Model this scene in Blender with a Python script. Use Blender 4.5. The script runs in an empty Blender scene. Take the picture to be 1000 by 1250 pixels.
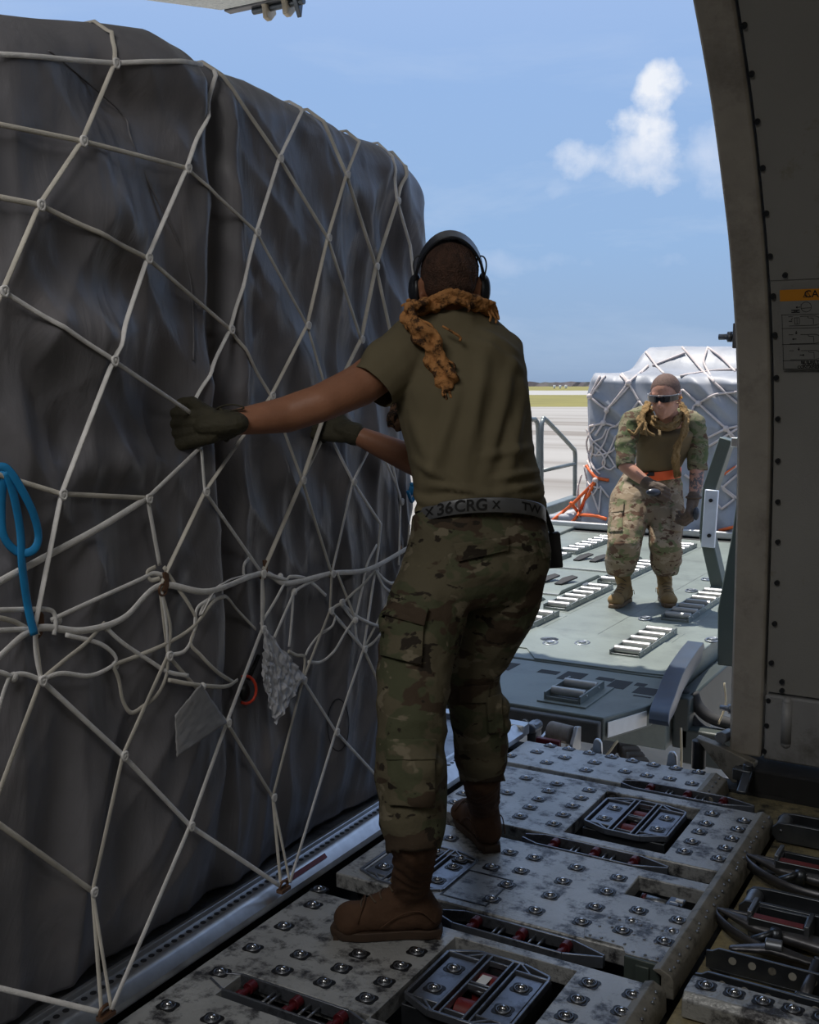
import bpy, bmesh, math, random
from mathutils import Vector, Matrix, noise, Euler
random.seed(7)
S = bpy.context.scene
COL = S.collection
R = math.radians
# ---------------------------------------------------------------- camera model
F = 1331.0; PITCH = R(6.73); YAW = R(30.0); HC = 1.38
FW = Vector((-math.sin(YAW)*math.cos(PITCH), math.cos(YAW)*math.cos(PITCH), -math.sin(PITCH)))
RT = Vector((math.cos(YAW), math.sin(YAW), 0))
UP = Vector((-math.sin(YAW)*math.sin(PITCH), math.cos(YAW)*math.sin(PITCH), math.cos(PITCH)))
CAMP = Vector((0, 0, HC))
def ray(px, py): return FW + RT*((px-500)/F) - UP*((py-625)/F)
def onz(px, py, z=0.0):
    d = ray(px, py); return CAMP + d*((z-HC)/d.z)
def onx(px, py, x):
    d = ray(px, py); return CAMP + d*(x/d.x)
def ony(px, py, y):
    d = ray(px, py); return CAMP + d*(y/d.y)
def J(px, py, c): return CAMP + ray(px, py)*c          # point at depth c along the view

# ---------------------------------------------------------------- materials
MATS = {}
def nmat(name):
    m = bpy.data.materials.new(name); m.use_nodes = True
    nt = m.node_tree; b = nt.nodes['Principled BSDF']
    return m, nt, b
def N(nt, typ, **kw):
    n = nt.nodes.new(typ)
    for k, v in kw.items():
        if k in n.inputs: n.inputs[k].default_value = v
        else: setattr(n, k, v)
    return n
def ramp(nt, src, stops, interp='LINEAR'):
    r = nt.nodes.new('ShaderNodeValToRGB'); r.color_ramp.interpolation = interp
    e = r.color_ramp.elements
    while len(e) > 1: e.remove(e[-1])
    e[0].position, c = stops[0]; e[0].color = (*c, 1) if len(c) == 3 else c
    for p, c in stops[1:]:
        x = e.new(p); x.color = (*c, 1) if len(c) == 3 else c
    nt.links.new(src, r.inputs[0]); return r
def mat(name, col, rough=.5, metal=0., var=.12, vs=8., bump=0., bs=60., dirt=None, ds=6., dlo=.5, dhi=.7, spec=.5, sheen=0.):
    """base colour broken up by noise, optional dirt patches of a second colour, optional bump"""
    if name in MATS: return MATS[name]
    m, nt, b = nmat(name); L = nt.links.new
    tc = N(nt, 'ShaderNodeTexCoord')
    n1 = N(nt, 'ShaderNodeTexNoise', Scale=vs, Detail=5.); L(tc.outputs['Object'], n1.inputs['Vector'])
    c0 = tuple(max(0, c*(1-var)) for c in col); c1 = tuple(min(1, c*(1+var)) for c in col)
    r1 = ramp(nt, n1.outputs['Fac'], [(.3, c0), (.7, c1)])
    out = r1.outputs[0]
    if dirt:
        n2 = N(nt, 'ShaderNodeTexNoise', Scale=ds, Detail=9., Roughness=.72); L(tc.outputs['Object'], n2.inputs['Vector'])
        r2 = ramp(nt, n2.outputs['Fac'], [(dlo, (0, 0, 0)), (dhi, (1, 1, 1))])
        mx = N(nt, 'ShaderNodeMix', data_type='RGBA'); L(r2.outputs[0], mx.inputs[0]); L(out, mx.inputs[6]); mx.inputs[7].default_value = (*dirt, 1)
        out = mx.outputs[2]
    L(out, b.inputs['Base Color'])
    b.inputs['Roughness'].default_value = rough; b.inputs['Metallic'].default_value = metal
    b.inputs['Specular IOR Level'].default_value = spec
    if sheen: b.inputs['Sheen Weight'].default_value = sheen
    if bump:
        n3 = N(nt, 'ShaderNodeTexNoise', Scale=bs, Detail=4.); L(tc.outputs['Object'], n3.inputs['Vector'])
        bp = N(nt, 'ShaderNodeBump', Strength=bump, Distance=.01); L(n3.outputs['Fac'], bp.inputs['Height']); L(bp.outputs[0], b.inputs['Normal'])
    MATS[name] = m; return m
def camo(name, cols, scale=9.):
    m, nt, b = nmat(name); L = nt.links.new
    tc = N(nt, 'ShaderNodeTexCoord')
    mp = N(nt, 'ShaderNodeMapping'); mp.inputs['Scale'].default_value = (1, 1, 1.7); L(tc.outputs['Object'], mp.inputs[0])
    cur = None
    for i, (c, th, sc) in enumerate(cols):
        if cur is None:
            r0 = N(nt, 'ShaderNodeRGB'); r0.outputs[0].default_value = (*c, 1); cur = r0.outputs[0]; continue
        n = N(nt, 'ShaderNodeTexNoise', Scale=scale*sc, Detail=3., Roughness=.55, Distortion=.4, noise_dimensions='4D', W=float(i*7.3))
        L(mp.outputs[0], n.inputs['Vector'])
        r = ramp(nt, n.outputs['Fac'], [(th-.012, (0, 0, 0)), (th+.012, (1, 1, 1))])
        mx = N(nt, 'ShaderNodeMix', data_type='RGBA'); L(r.outputs[0], mx.inputs[0]); L(cur, mx.inputs[6]); mx.inputs[7].default_value = (*c, 1); cur = mx.outputs[2]
    L(cur, b.inputs['Base Color']); b.inputs['Roughness'].default_value = .85; b.inputs['Specular IOR Level'].default_value = .2
    n3 = N(nt, 'ShaderNodeTexNoise', Scale=14., Detail=5.); L(tc.outputs['Object'], n3.inputs['Vector'])
    bp = N(nt, 'ShaderNodeBump', Strength=.5, Distance=.02); L(n3.outputs['Fac'], bp.inputs['Height']); L(bp.outputs[0], b.inputs['Normal'])
    return m

# ---------------------------------------------------------------- object helpers
def link(o, parent=None):
    COL.objects.link(o)
    if parent is not None: o.parent = parent
    return o
def tag(o, label=None, cat=None, group=None, kind=None):
    if label: o['label'] = label
    if cat: o['category'] = cat
    if group: o['group'] = group
    if kind: o['kind'] = kind
    return o
def thing(name, label, cat, loc=(0, 0, 0), rz=0, group=None):
    o = bpy.data.objects.new(name, None); o.empty_display_size = .1
    COL.objects.link(o); o.location = loc; o.rotation_euler = (0, 0, rz)
    return tag(o, label, cat, group)
def wpos(p):
    v = Vector((0, 0, 0))
    while p is not None: v += Vector(p.location); p = p.parent
    return v
class MB:
    """mesh builder: everything added ends up in one mesh"""
    def __init__(s): s.bm = bmesh.new()
    def box(s, x0, x1, y0, y1, z0, z1, rot=None, piv=None):
        vs = [s.bm.verts.new((x, y, z)) for z in (z0, z1) for y in (y0, y1) for x in (x0, x1)]
        for f in ((0, 2, 3, 1), (4, 5, 7, 6), (0, 1, 5, 4), (2, 6, 7, 3), (0, 4, 6, 2), (1, 3, 7, 5)):
            s.bm.faces.new([vs[i] for i in f])
        if rot is not None:
            bmesh.ops.rotate(s.bm, verts=vs, cent=piv or ((x0+x1)/2, (y0+y1)/2, (z0+z1)/2), matrix=rot)
        return vs
    def beam(s, a, b, w, h, up=(0, 0, 1)):
        """rectangular bar from a to b"""
        a = Vector(a); b = Vector(b); d = (b-a).normalized(); u = Vector(up)
        if abs(d.dot(u)) > .98: u = Vector((1, 0, 0))
        sx = d.cross(u).normalized(); sz = sx.cross(d).normalized()
        vs = [s.bm.verts.new(p + sx*i*w/2 + sz*j*h/2) for p in (a, b) for j in (-1, 1) for i in (-1, 1)]
        for f in ((0, 2, 3, 1), (4, 5, 7, 6), (0, 1, 5, 4), (2, 6, 7, 3), (0, 4, 6, 2), (1, 3, 7, 5)):
            s.bm.faces.new([vs[i] for i in f])
        return vs
    def prism(s, poly, z0, z1):
        """poly: list of (x,y), extruded in z"""
        a = [s.bm.verts.new((x, y, z0)) for x, y in poly]; b = [s.bm.verts.new((x, y, z1)) for x, y in poly]
        n = len(poly); s.bm.faces.new(a[::-1]); s.bm.faces.new(b)
        for i in range(n): s.bm.faces.new((a[i], a[(i+1) % n], b[(i+1) % n], b[i]))
        return a+b
    def tprism(s, poly3, off):
        """3D polygon extruded by the vector off"""
        off = Vector(off)
        a = [s.bm.verts.new(Vector(p)) for p in poly3]; b = [s.bm.verts.new(Vector(p)+off) for p in poly3]
        n = len(a); s.bm.faces.new(a[::-1]); s.bm.faces.new(b)
        for i in range(n): s.bm.faces.new((a[i], a[(i+1) % n], b[(i+1) % n], b[i]))
        return a+b
    def tube(s, pts, r, n=8, flat=1., closed=False, caps=True, up=(0, 0, 1)):
        pts = [Vector(p) for p in pts]; m = len(pts); rr = r if isinstance(r, (list, tuple)) else [r]*m
        rings = []; prev = None
        for i, p in enumerate(pts):
            if closed: d = pts[(i+1) % m]-pts[i-1]
            else: d = pts[min(i+1, m-1)]-pts[max(i-1, 0)]
            d = d.normalized() if d.length > 1e-9 else Vector((0, 0, 1))
            if prev is None:
                u = Vector(up)
                if abs(d.dot(u)) > .95: u = Vector((1, 0, 0))
                sx = d.cross(u).normalized()
            else:
                sx = prev - d*prev.dot(d)
                sx = sx.normalized() if sx.length > 1e-6 else d.orthogonal().normalized()
            prev = sx; sz = sx.cross(d)
            rings.append([s.bm.verts.new(p + (sx*math.cos(2*math.pi*k/n) + sz*math.sin(2*math.pi*k/n)*flat)*rr[i]) for k in range(n)])
        for i in range(m if closed else m-1):
            a, b = rings[i], rings[(i+1) % m]
            for k in range(n): s.bm.faces.new((a[k], a[(k+1) % n], b[(k+1) % n], b[k]))
        if caps and not closed:
            s.bm.faces.new(rings[0][::-1]); s.bm.faces.new(rings[-1])
    def cyl(s, a, b, r, n=16, r2=None): s.tube([a, b], [r, r if r2 is None else r2], n)
    def ball(s, c, r, n=12, m=8, sc=(1, 1, 1), rot=None):
        mx = Matrix.Translation(Vector(c)) @ (rot.to_4x4() if rot is not None else Matrix.Identity(4)) @ Matrix.Diagonal((*[r*k for k in sc], 1))
        bmesh.ops.create_uvsphere(s.bm, u_segments=n, v_segments=m, radius=1, matrix=mx)
    def rings(s, rs, caps=True):
        """loft through rings given as lists of points"""
        vr = [[s.bm.verts.new(p) for p in r] for r in rs]; n = len(vr[0])
        for a, b in zip(vr, vr[1:]):
            for k in range(n): s.bm.faces.new((a[k], a[(k+1) % n], b[(k+1) % n], b[k]))
        if caps: s.bm.faces.new(vr[0][::-1]); s.bm.faces.new(vr[-1])
    def slab(s, rects, holes, z0, z1):
        """union of rectangles minus rectangular holes, as one plate"""
        xs = sorted({v for r in rects+holes for v in r[:2]}); ys = sorted({v for r in rects+holes for v in r[2:]})
        def inn(i, j):
            if not (0 <= i < len(xs)-1 and 0 <= j < len(ys)-1): return False
            x = (xs[i]+xs[i+1])/2; y = (ys[j]+ys[j+1])/2
            I = lambda q: q[0] < x < q[1] and q[2] < y < q[3]
            return any(I(q) for q in rects) and not any(I(q) for q in holes)
        bm = s.bm; V = {}
        def v(i, j, z):
            k = (i, j, z)
            if k not in V: V[k] = bm.verts.new((xs[i], ys[j], z))
            return V[k]
        for i in range(len(xs)-1):
            for j in range(len(ys)-1):
                if not inn(i, j): continue
                bm.faces.new((v(i, j, z1), v(i+1, j, z1), v(i+1, j+1, z1), v(i, j+1, z1)))
                bm.faces.new((v(i, j+1, z0), v(i+1, j+1, z0), v(i+1, j, z0), v(i, j, z0)))
                for di, dj, a, b in ((-1, 0, (i, j+1), (i, j)), (1, 0, (i+1, j), (i+1, j+1)), (0, -1, (i, j), (i+1, j)), (0, 1, (i+1, j+1), (i, j+1))):
                    if not inn(i+di, j+dj):
                        bm.faces.new((v(*a, z0), v(*b, z0), v(*b, z1), v(*a, z1)))
        bmesh.ops.dissolve_limit(bm, angle_limit=.01, verts=bm.verts, edges=bm.edges)
    def build(s, name, m, parent=None, smooth=False, bevel=0, seg=2, kind=None, label=None):
        bmesh.ops.recalc_face_normals(s.bm, faces=s.bm.faces)
        if parent is not None:
            off = wpos(parent)
            bmesh.ops.translate(s.bm, verts=s.bm.verts, vec=-off)
        me = bpy.data.meshes.new(name); s.bm.to_mesh(me); s.bm.free()
        for mm in (m if isinstance(m, (list, tuple)) else [m]): me.materials.append(mm)
        if smooth: me.shade_smooth()
        o = bpy.data.objects.new(name, me); link(o, parent)
        if bevel:
            b = o.modifiers.new('bevel', 'BEVEL'); b.width = bevel; b.segments = seg; b.limit_method = 'ANGLE'; b.angle_limit = R(40)
            if not smooth:
                me.shade_smooth()
                try: me.set_sharp_from_angle(angle=R(35))
                except Exception: pass
        if kind: o['kind'] = kind
        if label: o['label'] = label
        return o
def copy_tree(o, parent=None):
    c = o.copy(); COL.objects.link(c); c.parent = parent
    for ch in list(o.children): copy_tree(ch, c)
    return c
def bez(pts, n=8):
    """Catmull-Rom through the points"""
    P = [Vector(p) for p in pts]; P = [P[0]*2-P[1]] + P + [P[-1]*2-P[-2]]; out = []
    for i in range(1, len(P)-2):
        for k in range(n):
            t = k/n; a, b, c, d = P[i-1:i+3]
            out.append(.5*((2*b)+(c-a)*t+(2*a-5*b+4*c-d)*t*t+(3*b-a-3*c+d)*t**3))
    out.append(P[-2]); return out
def lerp(pts, x):
    if x <= pts[0][0]: return pts[0][1]
    for (a, u), (b, v) in zip(pts, pts[1:]):
        if x <= b: return u+(v-u)*(x-a)/(b-a)
    return pts[-1][1]
def sm(a, b, x):
    t = max(0, min(1, (x-a)/(b-a))); return t*t*(3-2*t)
def nz(x, y, z=0): return noise.noise(Vector((x, y, z)))
def text_mesh(body, size, bold=0.):
    cu = bpy.data.curves.new('lettering', 'FONT'); cu.body = body; cu.size = size; cu.extrude = 0.0004; cu.offset = bold; cu.align_x = 'CENTER'; cu.align_y = 'CENTER'
    o = bpy.data.objects.new('lettering', cu); COL.objects.link(o)
    bpy.context.view_layer.update()
    me = bpy.data.meshes.new_from_object(o.evaluated_get(bpy.context.evaluated_depsgraph_get()))
    bpy.data.objects.remove(o); return me
def put_text(name, body, size, m, parent, origin, xdir, ydir, bold=0., label=None):
    me = text_mesh(body, size, bold); me.materials.clear(); me.materials.append(m)
    x = Vector(xdir).normalized(); y = Vector(ydir).normalized(); z = x.cross(y)
    off = wpos(parent) if parent else Vector()
    for v in me.vertices: v.co = Vector(origin) + x*v.co.x + y*v.co.y + z*v.co.z - off
    o = bpy.data.objects.new(name, me); link(o, parent)
    if label: o['label'] = label
    return o

# solid bodies: closed primitives fused by a voxel remesh into one continuous skin
class Blob(MB):
    def cap(s, a, b, r0, r1, flat=1., n=14, up=(0, 0, 1)):
        """tapered limb with rounded ends"""
        a = Vector(a); b = Vector(b); d = (b-a); L = d.length
        if L < 1e-6: s.ball(a, r0); return
        d.normalize(); pts = []; rr = []
        for k in range(4):
            t = math.pi/2*(1-k/4); pts.append(a-d*r0*math.sin(t)); rr.append(max(r0*math.cos(t), r0*.08))
        for k in range(5):
            t = k/4; pts.append(a+d*L*t); rr.append(r0+(r1-r0)*t)
        for k in range(1, 5):
            t = math.pi/2*k/4; pts.append(b+d*r1*math.sin(t)); rr.append(max(r1*math.cos(t), r1*.08))
        s.tube(pts, rr, n, flat, up=up)
    def chain(s, js, flat=1., up=(0, 0, 1)):
        """js: [(point, radius), ...]"""
        for (a, ra), (b, rb) in zip(js, js[1:]): s.cap(a, b, ra, rb, flat, up=up)
    def oval(s, secs, n=24):
        """secs: [(centre, widthvec, depthvec), ...] elliptical sections"""
        s.rings([[Vector(c)+Vector(w)*math.cos(2*math.pi*k/n)+Vector(d)*math.sin(2*math.pi*k/n) for k in range(n)] for c, w, d in secs])
    def fuse(s, name, m, parent, voxel=.01, smooth=6, disp=None, cut=None, solid=0, factor=.5, planes=()):
        bmesh.ops.recalc_face_normals(s.bm, faces=s.bm.faces)
        me = bpy.data.meshes.new(name); s.bm.to_mesh(me); s.bm.free()
        o = bpy.data.objects.new(name, me); COL.objects.link(o)
        rm = o.modifiers.new('r', 'REMESH'); rm.mode = 'VOXEL'; rm.voxel_size = voxel
        if smooth: q = o.modifiers.new('s', 'SMOOTH'); q.iterations = smooth; q.factor = factor
        bpy.context.view_layer.update()
        me2 = bpy.data.meshes.new_from_object(o.evaluated_get(bpy.context.evaluated_depsgraph_get()))
        bpy.data.objects.remove(o); bpy.data.meshes.remove(me)
        bm = bmesh.new(); bm.from_mesh(me2); bm.normal_update()
        if disp:
            ds = [(v, v.normal.copy(), disp(v.co, v.normal)) for v in bm.verts]
            for v, nn, d in ds: v.co += nn*d
        for co_, no_, pred in planes:      # clean hems: split along a plane, drop what lies beyond it
            no_ = Vector(no_).normalized(); fs = [f for f in bm.faces if pred(f.calc_center_median())]
            ge = set(fs)
            for f in fs: ge.update(f.edges); ge.update(f.verts)
            bmesh.ops.bisect_plane(bm, geom=list(ge), plane_co=co_, plane_no=no_)
            bmesh.ops.delete(bm, geom=[f for f in bm.faces if pred(f.calc_center_median()) and (f.calc_center_median()-co_).dot(no_) > 0], context='FACES')
            bmesh.ops.delete(bm, geom=[v for v in bm.verts if not v.link_faces], context='VERTS')
        if cut:
            bmesh.ops.delete(bm, geom=[v for v in bm.verts if cut(v.co)], context='VERTS')
        off = wpos(parent) if parent else Vector()
        bmesh.ops.translate(bm, verts=bm.verts, vec=-off)
        bm.to_mesh(me2); bm.free(); me2.name = name
        me2.materials.clear()
        for mm in (m if isinstance(m, (list, tuple)) else [m]): me2.materials.append(mm)
        me2.shade_smooth()
        o = bpy.data.objects.new(name, me2); link(o, parent)
        if solid:
            q = o.modifiers.new('t', 'SOLIDIFY'); q.thickness = solid; q.offset = 1
        return o
# ---------------------------------------------------------------- palette
M_plate = mat('worn_plate_paint', (.42, .43, .43), .4, .25, .2, 5., .25, 90., dirt=(.05, .05, .055), ds=12., dlo=.49, dhi=.61)
M_plate2 = mat('sill_plate_paint', (.46, .48, .49), .4, .2, .15, 5., .2, 90., dirt=(.06, .06, .065), ds=11., dlo=.5, dhi=.66)
M_edge = mat('edge_strip_paint', (.25, .235, .20), .6, .2, .2, 10., .2, 80., dirt=(.06, .055, .04), ds=14., dlo=.5, dhi=.7)
M_dark = mat('dark_well', (.018, .018, .02), .6, .2, .3, 20.)
M_black = mat('black_pocket', (.02, .021, .024), .45, .4, .2, 30.)
M_ring = mat('steel_ring', (.2, .21, .23), .35, .85, .2, 40.)
M_steel = mat('polished_steel', (.62, .63, .65), .18, 1., .05, 30.)
M_unit = mat('blue_grey_aluminium', (.23, .25, .29), .35, .75, .15, 12., dirt=(.05, .05, .06), ds=12.)
M_frame = mat('dark_machined_frame', (.10, .11, .125), .35, .8, .2, 20.)
M_red = mat('red_rubber_roller', (.17, .018, .018), .45, 0, .25, 30.)
M_redp = mat('red_anodised_pad', (.11, .012, .018), .4, .2, .2, 30.)
M_sub = mat('subfloor_black', (.02, .02, .02), .8, 0, .3, 6.)
M_yel = mat('grimy_primer_floor', (.42, .35, .19), .65, .1, .4, 14., .2, 50., dirt=(.03, .028, .022), ds=7., dlo=.42, dhi=.62)
M_alu = mat('brushed_aluminium', (.5, .52, .55), .3, .9, .1, 30.)
M_alud = mat('dull_aluminium', (.26, .28, .31), .4, .8, .15, 12., dirt=(.06, .06, .07), ds=8.)
M_lock = mat('cast_lock_metal', (.13, .13, .14), .38, .8, .2, 25.)
M_wall = mat('interior_liner', (.26, .255, .24), .6, 0, .06, 3., .1, 200., dirt=(.21, .2, .165), ds=1.6, dlo=.58, dhi=.62)
M_jamb = mat('door_frame_paint', (.36, .33, .285), .5, .1, .12, 8., .1, 60., dirt=(.14, .12, .1), ds=3., dlo=.5, dhi=.75)
M_kickw = mat('kick_panel', (.30, .30, .30), .5, .1, .1, 6., .1, 60., dirt=(.12, .115, .1), ds=5.)
M_rub = mat('black_rubber', (.016, .016, .017), .8, 0, .2, 20.)
M_shell = mat('shell_liner', (.35, .35, .33), .7, 0, .08, 2.)
M_deck = mat('loader_deck_green', (.165, .19, .175), .45, .1, .12, 2.5, .08, 60., dirt=(.11, .125, .12), ds=3., dlo=.5, dhi=.72)
M_green = mat('loader_green_paint', (.075, .095, .085), .4, .1, .1, 5.)
M_bump = mat('bumper_rubber', (.07, .07, .07), .6, 0, .2, 10.)
M_tray = mat('roller_tray_metal', (.2, .22, .21), .4, .6, .15, 8.)
M_roll = mat('roller_bright', (.42, .42, .41), .35, .6, .05, 30.)
M_tapew = mat('white_reflective', (.8, .8, .78), .4, 0, .04, 30.)
M_bluep = mat('worn_blue_paint', (.06, .08, .115), .35, .3, .1, 12., dirt=(.07, .08, .1), ds=7.)
M_cord = mat('net_webbing', (.76, .75, .74), .8, 0, .12, 30., .3, 400., spec=.2)
M_cordd = mat('net_webbing_worn', (.60, .57, .51), .8, 0, .2, 12., .3, 400., spec=.2)
M_blue = mat('blue_strap', (.01, .22, .5), .6, 0, .15, 30.)
M_brass = mat('brown_hook_metal', (.16, .085, .05), .45, .5, .2, 30.)
M_paper = mat('paper_tag', (.30, .30, .31), .8, 0, .05, 10.)
M_orange = mat('orange_webbing', (.6, .10, .012), .6, 0, .15, 15.)
M_cordp = mat('pale_pink_webbing', (.50, .43, .40), .7, 0, .12, 8.)
M_skin = mat('skin', (.34, .155, .09), .5, 0, .12, 12., .1, 120., spec=.4)
M_skin2 = mat('skin_light', (.40, .20, .135), .5, 0, .1, 12., .1, 120., spec=.4)
M_tat = mat('tattooed_skin', (.36, .18, .12), .5, 0, .1, 12., dirt=(.07, .06, .06), ds=34., dlo=.46, dhi=.52)
M_hair = mat('short_hair', (.075, .036, .023), .75, 0, .4, 60., .9, 240.)
M_hair2 = mat('buzzed_hair', (.10, .055, .04), .8, 0, .2, 80., .4, 260.)
M_shirt = mat('tan_olive_cotton', (.158, .134, .083), .9, 0, .08, 6., .12, 30., spec=.15)
M_shirt2 = mat('khaki_knit', (.14, .105, .06), .9, 0, .08, 8., .1, 60., spec=.15)
M_scarf = mat('orange_tan_scarf', (.52, .25, .095), .9, 0, .25, 9., .5, 160., dirt=(.07, .04, .025), ds=13., dlo=.5, dhi=.56, spec=.1)
M_scarf2 = mat('khaki_scarf', (.20, .13, .06), .9, 0, .2, 9., .5, 160., spec=.1)
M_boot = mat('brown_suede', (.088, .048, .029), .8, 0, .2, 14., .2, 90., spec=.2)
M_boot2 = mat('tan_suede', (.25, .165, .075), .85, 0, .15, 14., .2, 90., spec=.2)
M_sole = mat('boot_sole', (.05, .028, .016), .7, 0, .2, 20.)
M_sole2 = mat('boot_sole_tan', (.15, .095, .05), .7, 0, .2, 20.)
M_glove = mat('olive_glove', (.045, .04, .022), .8, 0, .25, 18., .3, 120.)
M_glove2 = mat('brown_glove', (.07, .045, .03), .75, 0, .25, 20., .3, 120.)
M_knuck = mat('knuckle_guard', (.03, .035, .05), .3, .1, .2, 20.)
M_belt = mat('silver_reflective_belt', (.15, .155, .165), .35, .3, .15, 20.)
M_ink = mat('black_ink', (.008, .008, .009), .7, 0, 0, 10.)
M_belt2 = mat('orange_reflective_belt', (.85, .12, .025), .5, 0, .06, 20.)
M_phone = mat('ear_defender_shell', (.02, .023, .03), .38, .1, .2, 20.)
M_glass = mat('sunglass_lens', (.012, .012, .014), .08, .2, 0, 10., spec=.9)
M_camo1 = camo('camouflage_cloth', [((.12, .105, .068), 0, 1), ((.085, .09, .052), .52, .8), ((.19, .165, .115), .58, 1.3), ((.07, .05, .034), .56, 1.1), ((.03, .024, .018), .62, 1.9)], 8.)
M_camo2 = camo('pale_camouflage_cloth', [((.215, .165, .11), 0, 1), ((.13, .135, .07), .56, .8), ((.28, .225, .16), .55, 1.4), ((.12, .07, .045), .57, 1.2), ((.08, .045, .03), .62, 2.)], 10.)  # paler, browner camouflage for the trousers of the man on the loader
M_camo3 = camo('green_camouflage_sleeve', [((.15, .14, .085), 0, 1), ((.085, .105, .048), .52, .9), ((.21, .18, .115), .57, 1.4), ((.09, .055, .035), .58, 1.2), ((.06, .04, .03), .63, 2.)], 11.)
def tarp_mat(name, col, rough, spec, bs):
    m, nt, b = nmat(name); L = nt.links.new
    tc = N(nt, 'ShaderNodeTexCoord')
    n1 = N(nt, 'ShaderNodeTexNoise', Scale=2.2, Detail=7., Roughness=.6); L(tc.outputs['Object'], n1.inputs['Vector'])
    r1 = ramp(nt, n1.outputs['Fac'], [(.3, tuple(c*.75 for c in col)), (.55, col), (.75, (col[0]*1.35, col[1]*1.25, col[2]*1.15))])
    L(r1.outputs[0], b.inputs['Base Color']); b.inputs['Roughness'].default_value = rough; b.inputs['Specular IOR Level'].default_value = spec
    mp = N(nt, 'ShaderNodeMapping'); mp.inputs['Scale'].default_value = (1, 1, .35); L(tc.outputs['Object'], mp.inputs[0])
    n2 = N(nt, 'ShaderNodeTexNoise', Scale=bs, Detail=8., Roughness=.55, Distortion=1.2); L(mp.outputs[0], n2.inputs['Vector'])
    bp = N(nt, 'ShaderNodeBump', Strength=.5, Distance=.02); L(n2.outputs['Fac'], bp.inputs['Height']); L(bp.outputs[0], b.inputs['Normal'])
    return m
M_tarp = tarp_mat('dark_grey_tarpaulin', (.185, .182, .20), .42, .45, 5.)
M_tarp2 = tarp_mat('light_grey_tarpaulin', (.25, .26, .285), .5, .4, 3.)
# ---------------------------------------------------------------- camera, sky, sun
cam = bpy.data.cameras.new('camera'); cam.lens = 36*F/1000; cam.sensor_width = 36; cam.sensor_fit = 'HORIZONTAL'
cam.sensor_width = 36*1000/1000
co = bpy.data.objects.new('camera', cam); COL.objects.link(co); co.location = CAMP
co.rotation_euler = (R(90)-PITCH, 0, YAW)
cam.sensor_fit = 'HORIZONTAL'; cam.clip_end = 8000
S.camera = co
S.view_settings.view_transform = 'Standard'; S.view_settings.look = 'None'; S.view_settings.gamma = 1; S.view_settings.use_curve_mapping = False
S.view_settings.exposure = 0.0
S.cycles.max_bounces = 6

W = bpy.data.worlds.new('sky'); S.world = W; W.use_nodes = True
nt = W.node_tree; L = nt.links.new
bg = nt.nodes['Background']; bg.inputs['Strength'].default_value = 1.0
geo = N(nt, 'ShaderNodeTexCoord')
sep = N(nt, 'ShaderNodeSeparateXYZ'); L(geo.outputs['Generated'], sep.inputs[0])
sky = ramp(nt, sep.outputs['Z'], [(0., (.27, .38, .56)), (.03, (.31, .44, .64)), (.12, (.31, .48, .75)), (.25, (.31, .48, .79)), (.38, (.38, .53, .85)), (.7, (.43, .58, .88)), (1., (.45, .60, .88))])
# wispy clouds everywhere, low
mp = N(nt, 'ShaderNodeMapping'); mp.inputs['Scale'].default_value = (1, 1, 4.5); L(geo.outputs['Generated'], mp.inputs[0])
nn = N(nt, 'ShaderNodeTexNoise', Scale=3.1, Detail=8., Roughness=.6, Distortion=.3); L(mp.outputs[0], nn.inputs['Vector'])
rr = ramp(nt, nn.outputs['Fac'], [(.48, (0, 0, 0)), (.78, (1, 1, 1))])
band = ramp(nt, sep.outputs['Z'], [(.0, (.1, .1, .1)), (.1, (.6, .6, .6)), (.2, (.5, .5, .5)), (.34, (.1, .1, .1))])
m1 = N(nt, 'ShaderNodeMath', operation='MULTIPLY'); L(rr.outputs[0], m1.inputs[0]); L(band.outputs[0], m1.inputs[1])
mx = N(nt, 'ShaderNodeMix', data_type='RGBA'); L(m1.outputs[0], mx.inputs[0]); L(sky.outputs[0], mx.inputs[6]); mx.inputs[7].default_value = (.62, .72, .88, 1)
cur = mx.outputs[2]
def puff(cur, px, py, rx, ry, lo, hi, col, amt, seed):
    """one cumulus at a fixed direction in the sky"""
    d = ray(px, py).normalized(); r = RT; u = r.cross(d).normalized()
    def dot(v, sc):
        n = N(nt, 'ShaderNodeVectorMath', operation='DOT_PRODUCT'); L(geo.outputs['Generated'], n.inputs[0]); n.inputs[1].default_value = v
        m = N(nt, 'ShaderNodeMath', operation='MULTIPLY_ADD'); L(n.outputs['Value'], m.inputs[0]); m.inputs[1].default_value = 1/sc; m.inputs[2].default_value = -d.dot(Vector(v))/sc
        p = N(nt, 'ShaderNodeMath', operation='POWER'); L(m.outputs[0], p.inputs[0]); p.inputs[1].default_value = 2.; return p
    a = dot(tuple(r), rx); b = dot(tuple(u), ry)
    s = N(nt, 'ShaderNodeMath', operation='ADD'); L(a.outputs[0], s.inputs[0]); L(b.outputs[0], s.inputs[1])
    n = N(nt, 'ShaderNodeTexNoise', Scale=15., Detail=7., Roughness=.55, noise_dimensions='4D', W=float(seed)); L(geo.outputs['Generated'], n.inputs['Vector'])
    t = N(nt, 'ShaderNodeMath', operation='MULTIPLY_ADD'); L(n.outputs['Fac'], t.inputs[0]); t.inputs[1].default_value = 3.4; t.inputs[2].default_value = -1.25
    q = N(nt, 'ShaderNodeMath', operation='SUBTRACT'); L(t.outputs[0], q.inputs[0]); L(s.outputs[0], q.inputs[1])
    rp = ramp(nt, q.outputs[0], [(lo, (0, 0, 0)), (hi, (amt, amt, amt))])
    mx = N(nt, 'ShaderNodeMix', data_type='RGBA'); L(rp.outputs[0], mx.inputs[0]); L(cur, mx.inputs[6]); mx.inputs[7].default_value = (*col, 1)
    return mx.outputs[2]
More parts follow.
